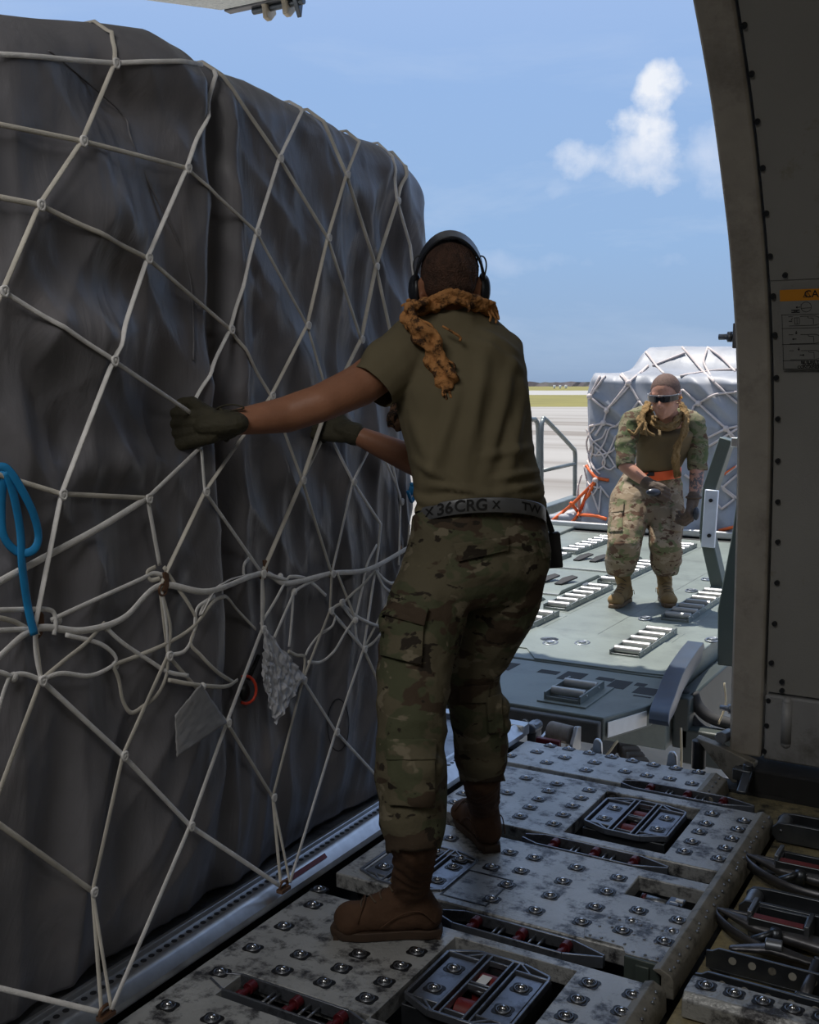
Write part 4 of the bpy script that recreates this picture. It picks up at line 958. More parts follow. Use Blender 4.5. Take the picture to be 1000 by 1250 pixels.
for px, py in ((711, 712.5), (671, 781)):
    q = onz(px, py, .008); b = MB(); b.cyl(q-Vector((0, 0, .01)), q+Vector((0, 0, .004)), .05, 24); b.build('deck_port', M_alud, lo, bevel=.001)
b = MB(); b.box(-2.05, -2.046, 5.2, 9.4, .004, .006); b.box(-4.3, -2.6, 6.05, 6.054, .004, .006); b.build('deck_seams', M_tray, lo)
b = MB(); b.box(-4.3, -1.45, 9.46, 9.56, -.12, .0); b.box(-4.3, -1.4, 9.5, 13.5, -.35, -.03); b.build('rear_deck', M_deck, lo, bevel=.005)
# side guide wing
b = MB(); path = bez([(-1.325, 4.40, -.035), (-1.335, 4.45, .0), (-1.36, 4.62, .025), (-1.42, 4.95, .035), (-1.475, 5.35, .035), (-1.50, 5.6, .035)], 5); rg = []
for i, p in enumerate(path):
    w_ = .042; rg.append([(p.x-w_, p.y, p.z), (p.x+w_, p.y, p.z), (p.x+w_+.005, p.y, p.z-.02), (p.x+w_+.002, p.y, min(p.z-.02, -.05)), (p.x-w_, p.y, min(p.z-.02, -.05))])
b.rings(rg); b.build('guide_wing', M_bluep, lo, bevel=.004)
q = onz(798, 851, .0); b = MB(); b.box(-1.36, -1.305, 4.42, 4.47, -.018, -.012); b.bm.free()
# side structure: upright panel and bent guide post with white block
yq = 5.35
b = MB(); P = [ony(px, py, yq) for px, py in ((901, 600), (893, 655), (876, 745), (876, 812), (905, 815))]; b.tprism(P, (0, .25, 0)); b.build('side_panel', M_green, lo, bevel=.006)
P = [ony(px, py, 7.3) for px, py in ((880, 722), (864, 652), (868, 597), (888, 537))]
b = MB(); w_ = .042
for a, c in zip(P, P[1:]): b.beam(a, c+(c-a).normalized()*.01, .085, .12, (0, 1, 0))
post = b.build('guide_post', M_green, lo, bevel=.006)
b = MB(); a = ony(864.5, 668, 7.23); c = ony(869.5, 598, 7.23); b.beam(a, c, .088, .03, (0, 1, 0)); wb = b.build('white_block', mat('pale_block', (.55, .6, .68), .35, .2, .05, 20.), post, bevel=.004)
for px, py in ((867.5, 611), (865.5, 654)):
    p = ony(px, py, 7.2); b = MB(); b.cyl(p, p+Vector((0, .03, 0)), .013, 12); b.build('bolt', M_black, wb)
p = ony(898, 540, 7.2); b = MB(); b.box(p.x-.03, p.x+.05, 7.2, 7.23, p.z-.03, p.z+.03); b.build('end_tag', M_alu, post, bevel=.004)
b = MB(); p = onz(880, 722, .01); b.box(p.x-.08, p.x+.10, p.y-.1, p.y+.08, .004, .03); b.build('foot_plate', M_green, lo, bevel=.003)
# under-structure seen in the gap
b = MB(); b.box(-1.40, -.5, 5.0, 5.1, -.42, -.25); b.box(-1.44, -1.36, 5.0, 6.5, -.35, -.1); b.build('side_beams', mat('shaded_green_beam', (.028, .036, .033), .5), lo, bevel=.01)  # loader green darkened to paint shade onto these beams
for pts_, r_ in (([(834, 842), (838, 868), (852, 888), (874, 900), (905, 908)], .03), ([(846, 846), (852, 862), (868, 876), (900, 886)], .03), ([(830, 850), (834, 880), (850, 902), (880, 916)], .016)):
    b = MB(); b.tube(bez([ony(a_, c_, 5.1) for a_, c_ in pts_], 8), r_, 12); b.build('hose', M_rub, lo, smooth=True)
M_cab = mat('pale_cable', (.5, .42, .28), .7)
for pts in ([(-1.27, 4.55, -.1), (-1.25, 4.5, -.25), (-1.27, 4.52, -.38), (-1.3, 4.5, -.2)], [(-1.45, 4.25, -.1), (-1.5, 4.2, -.17), (-1.6, 4.2, -.18), (-1.66, 4.2, -.14)], [(-1.2, 5.0, .0), (-1.19, 5.0, -.1), (-1.22, 5.0, -.2)]): b = MB(); b.tube(bez(pts, 6), .005, 6); b.build('cable', M_cab, lo, smooth=True)
M_tan = mat('tan_machinery', (.62, .52, .42), .7, 0, .2, 3.)
b = MB()
for i in range(2):
    b.beam((-3.8+.9*i, 4.6, -3.9), (-1.0+.9*i, 6.3, -2.2), .25, .25); b.beam((-1.2+.9*i, 4.6, -3.9), (-2.9+.9*i, 6.6, -2.2), .2, .2)
b.box(-4.3, -1.4, 4.5, 9.5, -4.3, -3.9); b.build('scissor_frame', M_tan, lo, bevel=.02)
b = MB()
for i in range(26): b.box(-2.2+.06*i, -2.155+.06*i, 4.9-.03*i, 5.05-.03*i, -3.0-.03*i, -2.86-.03*i)
b.build('cable_chain', mat('brown_chain', (.12, .09, .07), .7), lo)
b = MB(); b.box(-4.2, -2.0, 6.2, 10.5, -2.3, -1.75); b.build('chassis_frame', M_tan, lo, bevel=.02)
M_chn = mat('dark_brown_chain', (.10, .08, .065), .7)
for a_, c_ in (((735, 872), (795, 955)), ((765, 885), (730, 925)), ((690, 880), (760, 905))):
    b = MB(); p_ = onz(*a_, -1.5); q_ = onz(*c_, -1.5)
    for i in range(14): u_ = p_.lerp(q_, i/13); b.beam(u_, u_+(q_-p_).normalized()*.09, .13, .12)
    b.build('cable_chain', M_chn, lo, bevel=.01)
b = MB(); P = [onz(x_, y_, -1.9) for x_, y_ in ((815, 888), (880, 905), (868, 960), (800, 930))]; b.tprism(P, (0, 0, -.1)); b.build('lower_guard', M_deck, lo, bevel=.02)
b = MB(); b.box(-1.3, .2, 5.6, 7.2, -4.2, -3.6); b.box(-.9, -.7, 5.2, 5.3, -3.9, -.4); b.build('lower_platform', mat('pale_lower_deck', (.6, .58, .54), .8, 0, .1, 2.), lo, bevel=.02)

# handrail at the far left of the loader
hr = thing('handrail', 'grey tubular handrail on the far left side of the loader', 'railing', onz(702, 607))
p0 = onz(702, 607, 0); X0 = p0.x
def hp(px, py): return onx(px, py, X0)
b = MB(); b.tube(bez([hp(661, 618), hp(661, 575), hp(661, 528), hp(663, 513), hp(668, 514), hp(697, 544.5), hp(702, 553), hp(702, 575), hp(702, 607)], 6), .026, 10); b.build('rail_hoop', M_tray, hr, smooth=True)
b = MB(); b.tube([hp(661, 575), hp(702, 566)], .022, 10); b.build('cross_bar', M_tray, hr, smooth=True)
b = MB(); b.tube(bez([hp(657, 622), hp(657, 575), hp(657, 525), hp(654, 513), hp(648, 512), hp(600, 512)], 6), .026, 10); b.tube([hp(657, 575), hp(600, 590)], .02, 10); b.build('rail_hoop', M_tray, hr, smooth=True)
b = MB(); a = hp(600, 648); c = hp(704, 612); b.beam(a, c, .12, .16); b.build('base_beam', M_tray, hr, bevel=.01)
b = MB(); a = onz(640, 657, 0); c = onz(712, 628, 0); b.beam(a, c, .5, .06); tag(b.build('side_walkway', M_deck, bevel=.01), 'pale side walkway strip between the handrail and the far pallet', 'walkway')

# ---------------------------------------------------------------- far pallet with light grey load
fp = thing('cargo_pallet', 'silver edged pallet under the light grey load on the loader', 'pallet', (-3, 11, 0))
b = MB(); b.box(-4.27, -1.55, 9.72, 13.0, .0, .035); b.build('pallet_sheet', M_alud, fp, bevel=.004)
b = MB(); b.box(-4.28, -1.54, 9.66, 9.73, .012, .075); b.build('edge_rail', M_roll, fp, bevel=.012)
b = MB(); b.box(-4.28, -1.5, 9.55, 9.64, -.03, .0); b.build('gap_shade_strip', M_sub, fp)  # solid black strip paints the shade in the gap before the rail
FH = [(-3.95, 1.36), (-3.76, 1.44), (-3.70, 1.48), (-3.3, 1.47), (-2.75, 1.46), (-2.3, 1.45), (-1.5, 1.40)]
def ffold(x, z):
    d = .07*(1-abs(nz(x*2.6, z*.7, 31))*2.2)+.04*(1-abs(nz((x+z)*3.5, (x-z)*.9, 37))*2.2)+.04*nz(x*1.1, z*1.1, 3)
    d += .06*sm(.35, .0, z)*(.6+nz(x*5, 3, 1))
    return d
def fface_y(x, z):
    top = lerp(FH, x); t = min(1, max(0, z-(top-.08))/.08); e = min(1, max(0, (-3.60-x)/.12))
    return 9.86-ffold(x, z)*(1-.7*t)+.07*(1-math.sqrt(1-t*t))+.1*(1-math.sqrt(1-e*e))
def fcover():
    bm = bmesh.new(); G = []
    xs = [-3.73+(2.25)*i/150 for i in range(151)]
    def column(x, extra):
        top = lerp(FH, x); row = []
        for j in range(101):
            z = .06+(top-.06)*j/100; xx_ = x+.07*sm(.9, 1.3, z)*0-.06*sm(.35, .05, z)*sm(-3.5, -3.73, x)
            row.append((xx_, fface_y(x, z)+extra, z))
        y0 = row[-1][1]
        rx = sm(-3.62, -3.42, x)                     # ridge only right of the step
        for k, h in ((.04, .004), (.12, .01), (.3, .03), (.5, .05), (.62, .14), (.72, .23), (.85, .27), (1.2, .28), (1.9, .27), (2.8, .22), (3.1, .15)):
            row.append((x, y0+k, top+h*rx*(1-.25*sm(-2.55, -2.2, x)*1)+.03*nz(x*3, k*3, 11)*sm(0, .1, k)))
        return row
    for x in xs: G.append(column(x, 0))
    L0 = G[0]; left = []
    for k in (3.1, 2.0, 1.0, .5, .25, .1, .03): left.append([(p[0]-.02-.03*nz(k*3, p[2]*3, 2), max(p[1], min(p[1]+k, 13.)), p[2]) for p in L0])
    G = left+G
    V = [[bm.verts.new(p) for p in r] for r in G]
    for a, c in zip(V, V[1:]):
        for j in range(len(a)-1): bm.faces.new((a[j], c[j], c[j+1], a[j+1]))
    bmesh.ops.recalc_face_normals(bm, faces=bm.faces); return bm
fl = thing('tarped_load', 'light grey tarped load standing in the sun behind the crouching man', 'cargo', (-2.8, 11.2, .03))
mb = MB(); mb.bm.free(); mb.bm = fcover(); mb.build('tarpaulin', M_tarp2, fl, smooth=True)
b = MB(); b.box(-3.5, -1.7, 10.1, 12.8, .05, 1.35); b.build('crates', mat('cardboard_crates', (.14, .10, .06)), fl)
b = Blob()
for i in range(13):
    x = -4.05+.2*i; b.cap((x, 9.90+.04*nz(i, 1), .075), (x+.2, 9.90+.04*nz(i, 2), .085), .05+.02*nz(i, 5), .06, .8)
b.cap((-4.1, 9.92, .06), (-3.8, 10.2, .10), .05, .1); b.fuse('tarpaulin_skirt', M_tarp2, fl, .02, 4, disp=lambda p, n_: .02*nz(p.x*9, p.y*9, p.z*9))
from mathutils.bvhtree import BVHTree
FB = [BVHTree.FromPolygons([v.co+wpos(fl) for v in o_.data.vertices], [tuple(p.vertices) for p in o_.data.polygons]) for o_ in fl.children if o_.name.startswith('tarpaulin')]
fn = thing('cargo_net', 'pink white and orange cargo net over the light grey load on the loader', 'net', (-2.8, 9.8, .05))
def f2(px, py, off=.02):
    y = 9.85
    for _ in range(5):
        p = ony(px, py, y); y = fface_y(min(-1.5, max(-3.72, p.x)), min(1.46, max(.06, p.z)))-off
    return ony(px, py, y)
def ftop(px, py):
    """points on the stepped top"""
    p = ony(px, py, 9.9)
    return ony(px, py, 10.35) if p.z < 1.62 else ony(px, py, 10.6)
def fcord(seq, w, m, nm='cord', s_=False):
    Q = [Vector((q[0], q[1], q[2] if len(q) > 2 else 9.8)) for q in seq]
    if s_: Q = bez(Q, 6)
    else:
        o_ = []
        for a, c in zip(Q, Q[1:]): o_ += [a.lerp(c, k/8) for k in range(8)]
        Q = o_+[Q[-1]]
    P = []; Q = [q for q in Q if q.y > 455 or FB[0].ray_cast(CAMP, ray(q.x, q.y).normalized())[0] is not None]
    if len(Q) < 2: return
    for q in Q:
        h = None
        d = ray(q.x, q.y).normalized()
        for bv_ in FB:
            r_ = bv_.ray_cast(CAMP, d)
            if r_[0] is not None and (h is None or r_[3] < h[3]): h = r_
        P.append(h[0]-d*.02 if h is not None and h[0].y < 12 else f2(q.x, q.y))
    for _ in range(2): P = [P[0]]+[(P[i-1]+P[i]*2+P[i+1])/4 for i in range(1, len(P)-1)]+[P[-1]]
    b = MB(); b.tube(P, w, 6); b.build(nm, m, fn, smooth=True)
def z6(x, y): return (640+x/3.571, 400+y/3.571)
FC = [[(395,155),(285,300),(360,360),(540,165)], [(400,160),(455,240),(500,320)], [(360,150),(455,240),(360,360),(345,415),(285,430)], [(345,415),(400,430)], [(345,415),(310,470)],
  [(690,270),(760,330),(880,440),(930,430)], [(740,340),(830,290),(930,280)], [(800,480),(880,440),(920,480)], [(800,520),(930,440)], [(680,210),(800,190)], [(880,640),(930,600)], [(860,790),(920,745),(860,700),(930,640)], [(700,740),(800,690)], [(930,745),(860,690)]]
FC += [[(500,320),(560,400),(600,470)], [(285,300),(330,210)], [(600,560),(680,500),(740,340)], [(455,240),(540,165)], [(690,270),(620,360)], [(930,520),(880,440)], [(700,640),(780,700),(860,790)], [(400,430),(470,360),(500,320)]]
for s_ in FC: fcord([z6(*q) for q in s_], .011, M_cordp)
for s_ in [[(515,85,10.6),(575,165,10.1),(610,200,9.9)], [(690,85,10.6),(770,180,10.2),(830,240,9.84),(930,330,9.8)], [(800,85,10.6),(860,130,10.4),(920,190,9.9)], [(400,160,9.9),(500,95,10.6)], [(560,165,9.95),(700,110,10.6)], [(700,205,9.9),(830,185,10.1),(930,180,10.1)], [(800,85,10.6),(780,150,10.3),(830,240,9.85)], [(380,85,10.6),(375,150,9.9)]]:
    fcord([(*z6(a, c), y) for a, c, y in s_], .011, M_cordp)
SL = [[(285,430),(290,480),(330,520),(370,560),(400,610)], [(270,440),(300,520),(290,580),(310,620),(350,600),(345,560),(310,520)], [(310,430),(270,500),(300,600),(330,640)], [(360,440),(340,480),(300,500),(280,560),(290,620)], [(400,430),(370,440),(350,500),(310,560)], [(400,470),(370,540),(340,590),(370,620),(400,600)], [(275,540),(320,555),(380,540),(410,500)], [(275,580),(300,640),(320,690),(300,730)], [(260,600),(280,680),(330,700)], [(330,690),(370,740)], [(285,690),(325,800)], [(335,700),(325,810)], [(235,680),(240,810)], [(250,640),(230,720),(240,800)]]
for s_ in SL: fcord([z6(*q) for q in s_], .009, M_cordp, 'slack_cord', True)
for s_ in [[(118,845,9.72),(210,770,9.8),(300,680,9.85),(320,655,9.85)], [(195,865,9.72),(240,810,9.8),(310,670,9.84)], [(270,600,9.86),(310,655,9.85),(370,665,9.84)], [(240,815,9.8),(320,820,9.8),(360,835,9.76)], [(490,880,9.74),(600,825,9.78)], [(770,905,9.72),(795,830,9.8)], [(715,885,9.74),(760,905,9.72)], [(850,885,9.74),(930,865,9.76)], [(200,760,9.8),(240,810,9.78)]]:
    fcord([(*z6(a, c), y) for a, c, y in s_], .016, M_orange, 'orange_strap')
for s_ in [[(280,700),(240,800)], [(930,600),(870,640)], [(560,840),(620,800)]]: fcord([z6(*q) for q in s_], .010, M_orange, 'orange_cord')
for q in ((285,300),(360,360),(455,240),(345,415),(880,440),(760,330),(310,665)):
    p = f2(*z6(*q)); b = MB(); b.ball(p, .028, 10, 8); b.build('knot', M_cordp, fn, smooth=True)
# ---------------------------------------------------------------- people
from mathutils.bvhtree import BVHTree
FH_ = Vector((-math.sin(YAW), math.cos(YAW), 0))      # away from the photographer, level
Z3 = Vector((0, 0, 1))
def PXR(r, c): return r*c/F
def bvh_of(o):
    off = o.matrix_world.translation.copy() if o.parent is None else wpos(o.parent)+o.location
    me = o.data; return BVHTree.FromPolygons([v.co+off for v in me.vertices], [tuple(p.vertices) for p in me.polygons])
def hit(bv, px, py, off=.004, fall=None):
    d = ray(px, py).normalized(); h = bv.ray_cast(CAMP, d)
    if h[0] is None: return fall
    return h[0]-d*off
def frame(o, x, z):
    x = Vector(x).normalized(); z = Vector(z); z = (z-x*z.dot(x)).normalized(); y = z.cross(x); o = Vector(o)
    return lambda a, b_, c: o+x*a+y*b_+z*c
def hand(b, wrist, fwd, back, flip=1, k=1., mcp=75, pip=85, dip=45, thumb=(.035, .045, -.02), tip=(.075, .030, -.045), fat=1.):
    """palm, four unequal bent fingers and a thumb; +Y is the thumb side (flip for the other hand)"""
    T0 = frame(wrist, fwd, back); T = lambda a, y, z: T0(a*k, y*k*flip, z*k)
    kn = [(.094, .031), (.098, .010), (.092, -.011), (.084, -.031)]
    for x, y in kn: b.cap(T(.012, y*.55, 0), T(x, y, 0), .016*k*fat, .0125*k*fat)
    b.cap(T(-.03, 0, 0), T(.02, 0, 0), .027*k*fat, .026*k*fat, .8)
    segs = [(.042, .026, .021, .0098), (.047, .030, .022, .0100), (.043, .027, .021, .0094), (.033, .021, .018, .0086)]
    for i, ((x, y), (a, c, d, r)) in enumerate(zip(kn, segs)):
        m = R(mcp+3*i); p = R(pip+2*i); q = R(dip); P = (x, y, 0); r *= fat
        ang = 0
        for L_, an, rr in ((a, m, r), (c, p, r*.93), (d, q, r*.85)):
            ang += an; Q = (P[0]+L_*math.cos(ang), P[1]*.985, P[2]-L_*math.sin(ang)); b.cap(T(*P), T(*Q), rr*k, rr*.93*k); P = Q
    b.cap(T(.018, .022, -.006), T(*thumb), .0155*k*fat, .0125*k*fat); b.cap(T(*thumb), T(*tip), .0125*k*fat, .0098*k*fat)
def head(b, c, fwd, up=(0, 0, 1), k=1.):
    T0 = frame(c, fwd, up); T = lambda a, y, z: T0(a*k, y*k, z*k)
    x = (T(1, 0, 0)-T(0, 0, 0)).normalized(); z = (T(0, 0, 1)-T(0, 0, 0)).normalized(); y = z.cross(x); rot = Matrix((x, y, z)).transposed()
    b.ball(T(-.012, 0, .03), 1, 24, 18, (.096*k, .076*k, .088*k), rot)             # skull
    b.ball(T(.018, 0, -.03), 1, 20, 16, (.066*k, .060*k, .082*k), rot)             # face
    b.cap(T(.055, 0, -.094), T(.05, 0, -.085), .022*k, .026*k)                       # chin
    for s_ in (-1, 1):
        b.cap(T(.0, s_*.052, -.055), T(.045, s_*.022, -.088), .020*k, .018*k)        # jaw
        b.cap(T(.066, s_*.038, -.018), T(.05, s_*.052, -.015), .018*k, .015*k)       # cheekbone
        b.cap(T(.078, s_*.010, .022), T(.066, s_*.042, .022), .012*k, .012*k)        # brow
        b.ball(T(.070, s_*.030, .003), .013*k)                                       # eye
        b.ball(T(-.010, s_*.078, -.016), 1, 12, 10, (.016*k, .008*k, .031*k), rot)   # ear
        b.ball(T(-.016, s_*.083, .004), 1, 12, 10, (.014*k, .006*k, .018*k), rot)
    b.cap(T(.084, 0, .006), T(.102, 0, -.030), .0075*k, .012*k)                      # nose
    b.cap(T(.090, -.010, -.033), T(.090, .010, -.033), .008*k, .008*k)
    b.cap(T(.080, -.018, -.060), T(.080, .018, -.060), .0075*k, .0075*k); b.cap(T(.078, -.015, -.070), T(.078, .015, -.070), .008*k, .008*k)  # lips
    b.ball(T(.066, 0, -.052), 1, 12, 10, (.02*k, .026*k, .024*k), rot)
    return T, rot
def boot(par, heel, dirv, shaft_top, ml, ms, sh_r=.052, L=.30, name='boot', tilt=0, laces=True):
    heel = Vector(heel); T = frame(heel, dirv, (0, 0, 1)); top = Vector(shaft_top); ank = T(.085, 0, .115)
    b = Blob()
    b.cap(T(.045, 0, .055), T(.085, 0, .11), .043, .046); b.cap(T(.08, 0, .06), T(.17, 0, .052), .044, .044, 1.)
    b.cap(T(.09, 0, .10), T(.17, 0, .066), .043, .038); b.cap(T(.16, 0, .052), T(.235, .002, .046), .044, .043, .92); b.cap(T(.235, .014, .042), T(.232, -.012, .042), .040, .040, .9)
    b.cap(ank, ank.lerp(top, .5), .047, .050); b.cap(ank.lerp(top, .5), top, .050, sh_r)
    def dp(p, n_):
        d = .0016*nz(p.x*30, p.y*30, p.z*30)
        h = p.z-heel.z
        if h > .10: d += .0022*math.sin(h*130+14*nz(p.x*9, p.y*9, h*5))*sm(.10, .14, h)
        return d
    o = b.fuse(name, ml, par, .006, 4, disp=dp, cut=lambda p: p.z < heel.z+.012)
    def outline(s_, z):
        P = [(-.004, 0), (.0, .026), (.03, .036), (.09, .034), (.15, .042), (.21, .050), (.26, .044), (.287, .022), (.293, 0), (.287, -.024), (.26, -.040), (.21, -.044), (.15, -.037), (.09, -.033), (.03, -.036), (.0, -.026)]
        return [T(.14+(x-.14)*s_, y*s_, z) for x, y in P]
    b = MB(); b.rings([outline(.93, .002), outline(.955, .007), outline(.96, .018), outline(.945, .025)])
    s1 = b.build('sole', ms, o, bevel=.002)
    b = MB()
    for i in range(13):
        x = .016+.0212*i
        if .10 < x < .135: continue
        w_ = .027+.013*math.exp(-((x-.21)/.06)**2)
        a = T(x, -w_, .006); c = T(x, w_, .006); b.beam(a, c, .013, .013)
    b.build('treads', ms, s1)
    if laces:
        bvb = bvh_of(o); up_ = (T(.75, 0, .65)-T(0, 0, 0)).normalized()
        for i in range(7):
            t = i/6; c = T(.185-.08*t, 0, .07+.13*t); y = (T(0, 1, 0)-T(0, 0, 0)); P_ = []
            for s_ in (-1, -.5, 0, .5, 1):
                h = bvb.ray_cast(c+y*.026*s_+up_*.3+Vector((0, 0, .006*s_*(1 if i % 2 else -1))), -up_)
                if h[0] is not None: P_.append(h[0]+up_*.002)
            if len(P_) > 2: b = MB(); b.tube(bez(P_, 4), .0024, 6); b.build('lace', mat('lace_cord', (.10, .07, .045), .8), o, smooth=True)
    b = MB()
    for s_ in (-1, 1): b.tube(bez([T(.02, s_*.044, .05), T(.06, s_*.050, .085), T(.11, s_*.049, .075), T(.16, s_*.049, .04)], 5), .0018, 6)
    b.tube(bez([T(.215, -.047, .055), T(.20, -.02, .094), T(.20, .02, .095), T(.215, .05, .055)], 5), .0018, 6)
    b.build('seams', ml, o, smooth=True)
    return o
def clothfold(seed, amp, sc=(7, 7, 16), fine=.35):
    def f(p, n_):
        a = nz(p.x*sc[0]+seed, p.y*sc[1], p.z*sc[2]+.6*nz(p.x*4, p.y*4, seed)*3); c = nz(p.x*sc[0]*2.3, p.y*sc[1]*2.3+seed, p.z*sc[2]*1.9)
        return amp*((1-abs(a)*2.6)*.8+fine*c)
    return f
def ovals(rows, wdir, ddir):
    """rows: (py, xl, xr, c, depth)"""
    out = []
    kx = abs(wdir.dot(RT)); kd = abs(ddir.dot(RT))
    for py, xl, xr, c, dep in rows:
        cen = J((xl+xr)/2, py, c); hw = PXR((xr-xl)/2, c); w = math.sqrt(max(.0004, hw*hw-(kd*dep)**2))/kx
        out.append((cen, wdir*w, ddir*dep))
    e0 = (out[0][0]+Z3*.0, out[0][1]*.3, out[0][2]*.3); 
    return out
def patch(name, bv, quad, m, par, off=.006, thick=.006, n=10, wav=.003, label=None):
    """cloth panel laid on a garment, corners given clockwise as seen"""
    g = []; last = None
    a, c, d, e = [Vector((*q, 0)) for q in quad]
    for j in range(n+1):
        row = []
        for i in range(n+1):
            q = a.lerp(c, i/n).lerp(e.lerp(d, i/n), j/n); h = hit(bv, q.x, q.y, off+wav*nz(i*.5, j*.5, quad[0][0]))
            if h is None: h = last
            last = h; row.append(h)
        g.append(row)
    fb = next(h for r_ in g for h in r_ if h is not None)
    mid = g[n//2][n//2] or fb
    bm = bmesh.new(); V = [[bm.verts.new(h if h is not None and (h-mid).length < .35 else mid) for h in r_] for r_ in g]
    for j in range(n):
        for i in range(n): bm.faces.new((V[j][i], V[j][i+1], V[j+1][i+1], V[j+1][i]))
    mb = MB(); mb.bm.free(); mb.bm = bm; o = mb.build(name, m, par, smooth=True, label=label)
    q = o.modifiers.new('t', 'SOLIDIFY'); q.thickness = thick; q.offset = 0; q = o.modifiers.new('b', 'BEVEL'); q.width = .002; q.segments = 2
    return o
def seam(name, bv, pts, r, m, par, off=.001):
    P = []
    for (a, c), (d, e) in zip(pts, pts[1:]):
        for k in range(8):
            h = hit(bv, a+(d-a)*k/8, c+(e-c)*k/8, off)
            if h is not None and (not P or (h-P[-1]).length < .08): P.append(h)
    if len(P) > 2: b = MB(); b.tube(P, r, 6); b.build(name, m, par, smooth=True)

# ================= the man in the T-shirt, seen from behind, pulling the net
p1o = onz(530, 1090)
man = thing('person', 'person seen from behind in olive T-shirt and camouflage trousers, gripping the cargo net with both gloved hands', 'person', (p1o.x, p1o.y, 0))
man['label'] = 'person seen from behind in olive T-shirt, camouflage trousers and ear defenders pulling the net'
A = math.radians(24)
WD = (RT*math.cos(A)+FH_*math.sin(A)).normalized(); DD = (FH_*math.cos(A)-RT*math.sin(A)).normalized()
CW = 2.85
hl = onx(250, 522, -1.745); hr_ = onx(412, 526, -1.745); cl = (hl-CAMP).dot(FW); cr = (hr_-CAMP).dot(FW)
shL = J(503, 425, 2.80); elL = J(392, 492, (cl+2.80)/2-.02); wrL = J(292, 515, cl-.015)
shR = J(612, 430, 2.98); elR = J(532, 575, 3.14); wrR = J(440, 533, cr-.02)
hdC = J(549, 350, 2.86)
# skin: one continuous body
b = Blob()
HT, HR = head(b, hdC, FH_*.97-Z3*.12, (0, 0, 1), .95)
b.cap(hdC-Z3*.06-FH_*.02, J(552, 400, 2.86), .056, .060)
b.oval(ovals([(395, 520, 592, 2.86, .05), (415, 490, 618, 2.87, .075), (450, 492, 628, 2.87, .095), (520, 503, 636, 2.86, .10), (600, 522, 648, 2.85, .10), (660, 515, 658, 2.85, .10)], WD, DD))
b.chain([(shL, .058), (J(440, 470, 2.76), .054), (elL, .048), (J(350, 506, (cl*2+2.8)/3), .046), (wrL, .033), (J(264, 520, cl-.01), .030)])
b.chain([(shR, .058), (elR, .044), (J(492, 556, (cr+3.1)/2), .042), (wrR, .029), (J(428, 528, cr-.012), .029)])
b.chain([(J(545, 690, 2.80), .075), (J(505, 850, 2.71), .055), (J(506, 1000, 2.62), .032)]); b.chain([(J(612, 690, 2.90), .075), (J(580, 850, 3.0), .05), (J(588, 935, 3.05), .030)])
body = b.fuse('body', M_skin, man, .007, 5, disp=lambda p, n_: .0012*nz(p.x*14, p.y*14, p.z*14))
# hair
b = Blob(); b.ball(HT(-.018, 0, .036), 1, 24, 18, (.093, .076, .086), HR); b.ball(HT(-.035, 0, -.004), 1, 20, 16, (.068, .067, .050), HR)
b.fuse('hair', M_hair, man, .004, 3, disp=lambda p, n_: .0022*nz(p.x*60, p.y*60, p.z*22)+.0015*nz(p.x*140, p.y*140, p.z*60), cut=lambda p: (p-hdC).dot(FH_) > .055-.0*p.z or p.z < hdC.z-.038)
BC = J(587, 624, CW)-Z3*.022; BN = (Z3+DD*.37+WD*.09).normalized()
# T-shirt with sleeves
b = Blob()
rows = [(640, 508, 664, CW, .11), (624, 508, 665, CW, .118), (604, 505, 665, CW, .125), (580, 502, 659, CW, .122), (545, 497, 652, CW, .12), (510, 490, 648, 2.86, .125), (475, 484, 646, 2.86, .128), (445, 480, 643, 2.87, .125), (420, 482, 634, 2.87, .11), (402, 492, 618, 2.87, .09), (388, 508, 600, 2.87, .075), (378, 520, 590, 2.87, .062)]
b.oval(ovals(rows, WD, DD))
b.cap(J(510, 418, 2.82), J(480, 446, 2.79), .068, .072); b.cap(J(480, 446, 2.79), J(448, 478, 2.755), .072, .069)
b.cap(J(608, 432, 2.96), J(592, 490, 3.05), .062, .064)
b.cap(J(614, 428, 2.92), J(560, 410, 2.86), .050, .06); b.cap(J(505, 412, 2.83), J(545, 400, 2.86), .055, .06)
sx = (J(430, 500, 2.74)-J(478, 446, 2.79)).normalized(); sc_ = J(461, 466, 2.765)
rx = (J(570, 545, 3.1)-J(606, 435, 2.97)).normalized(); rc_ = J(592, 490, 3.05)
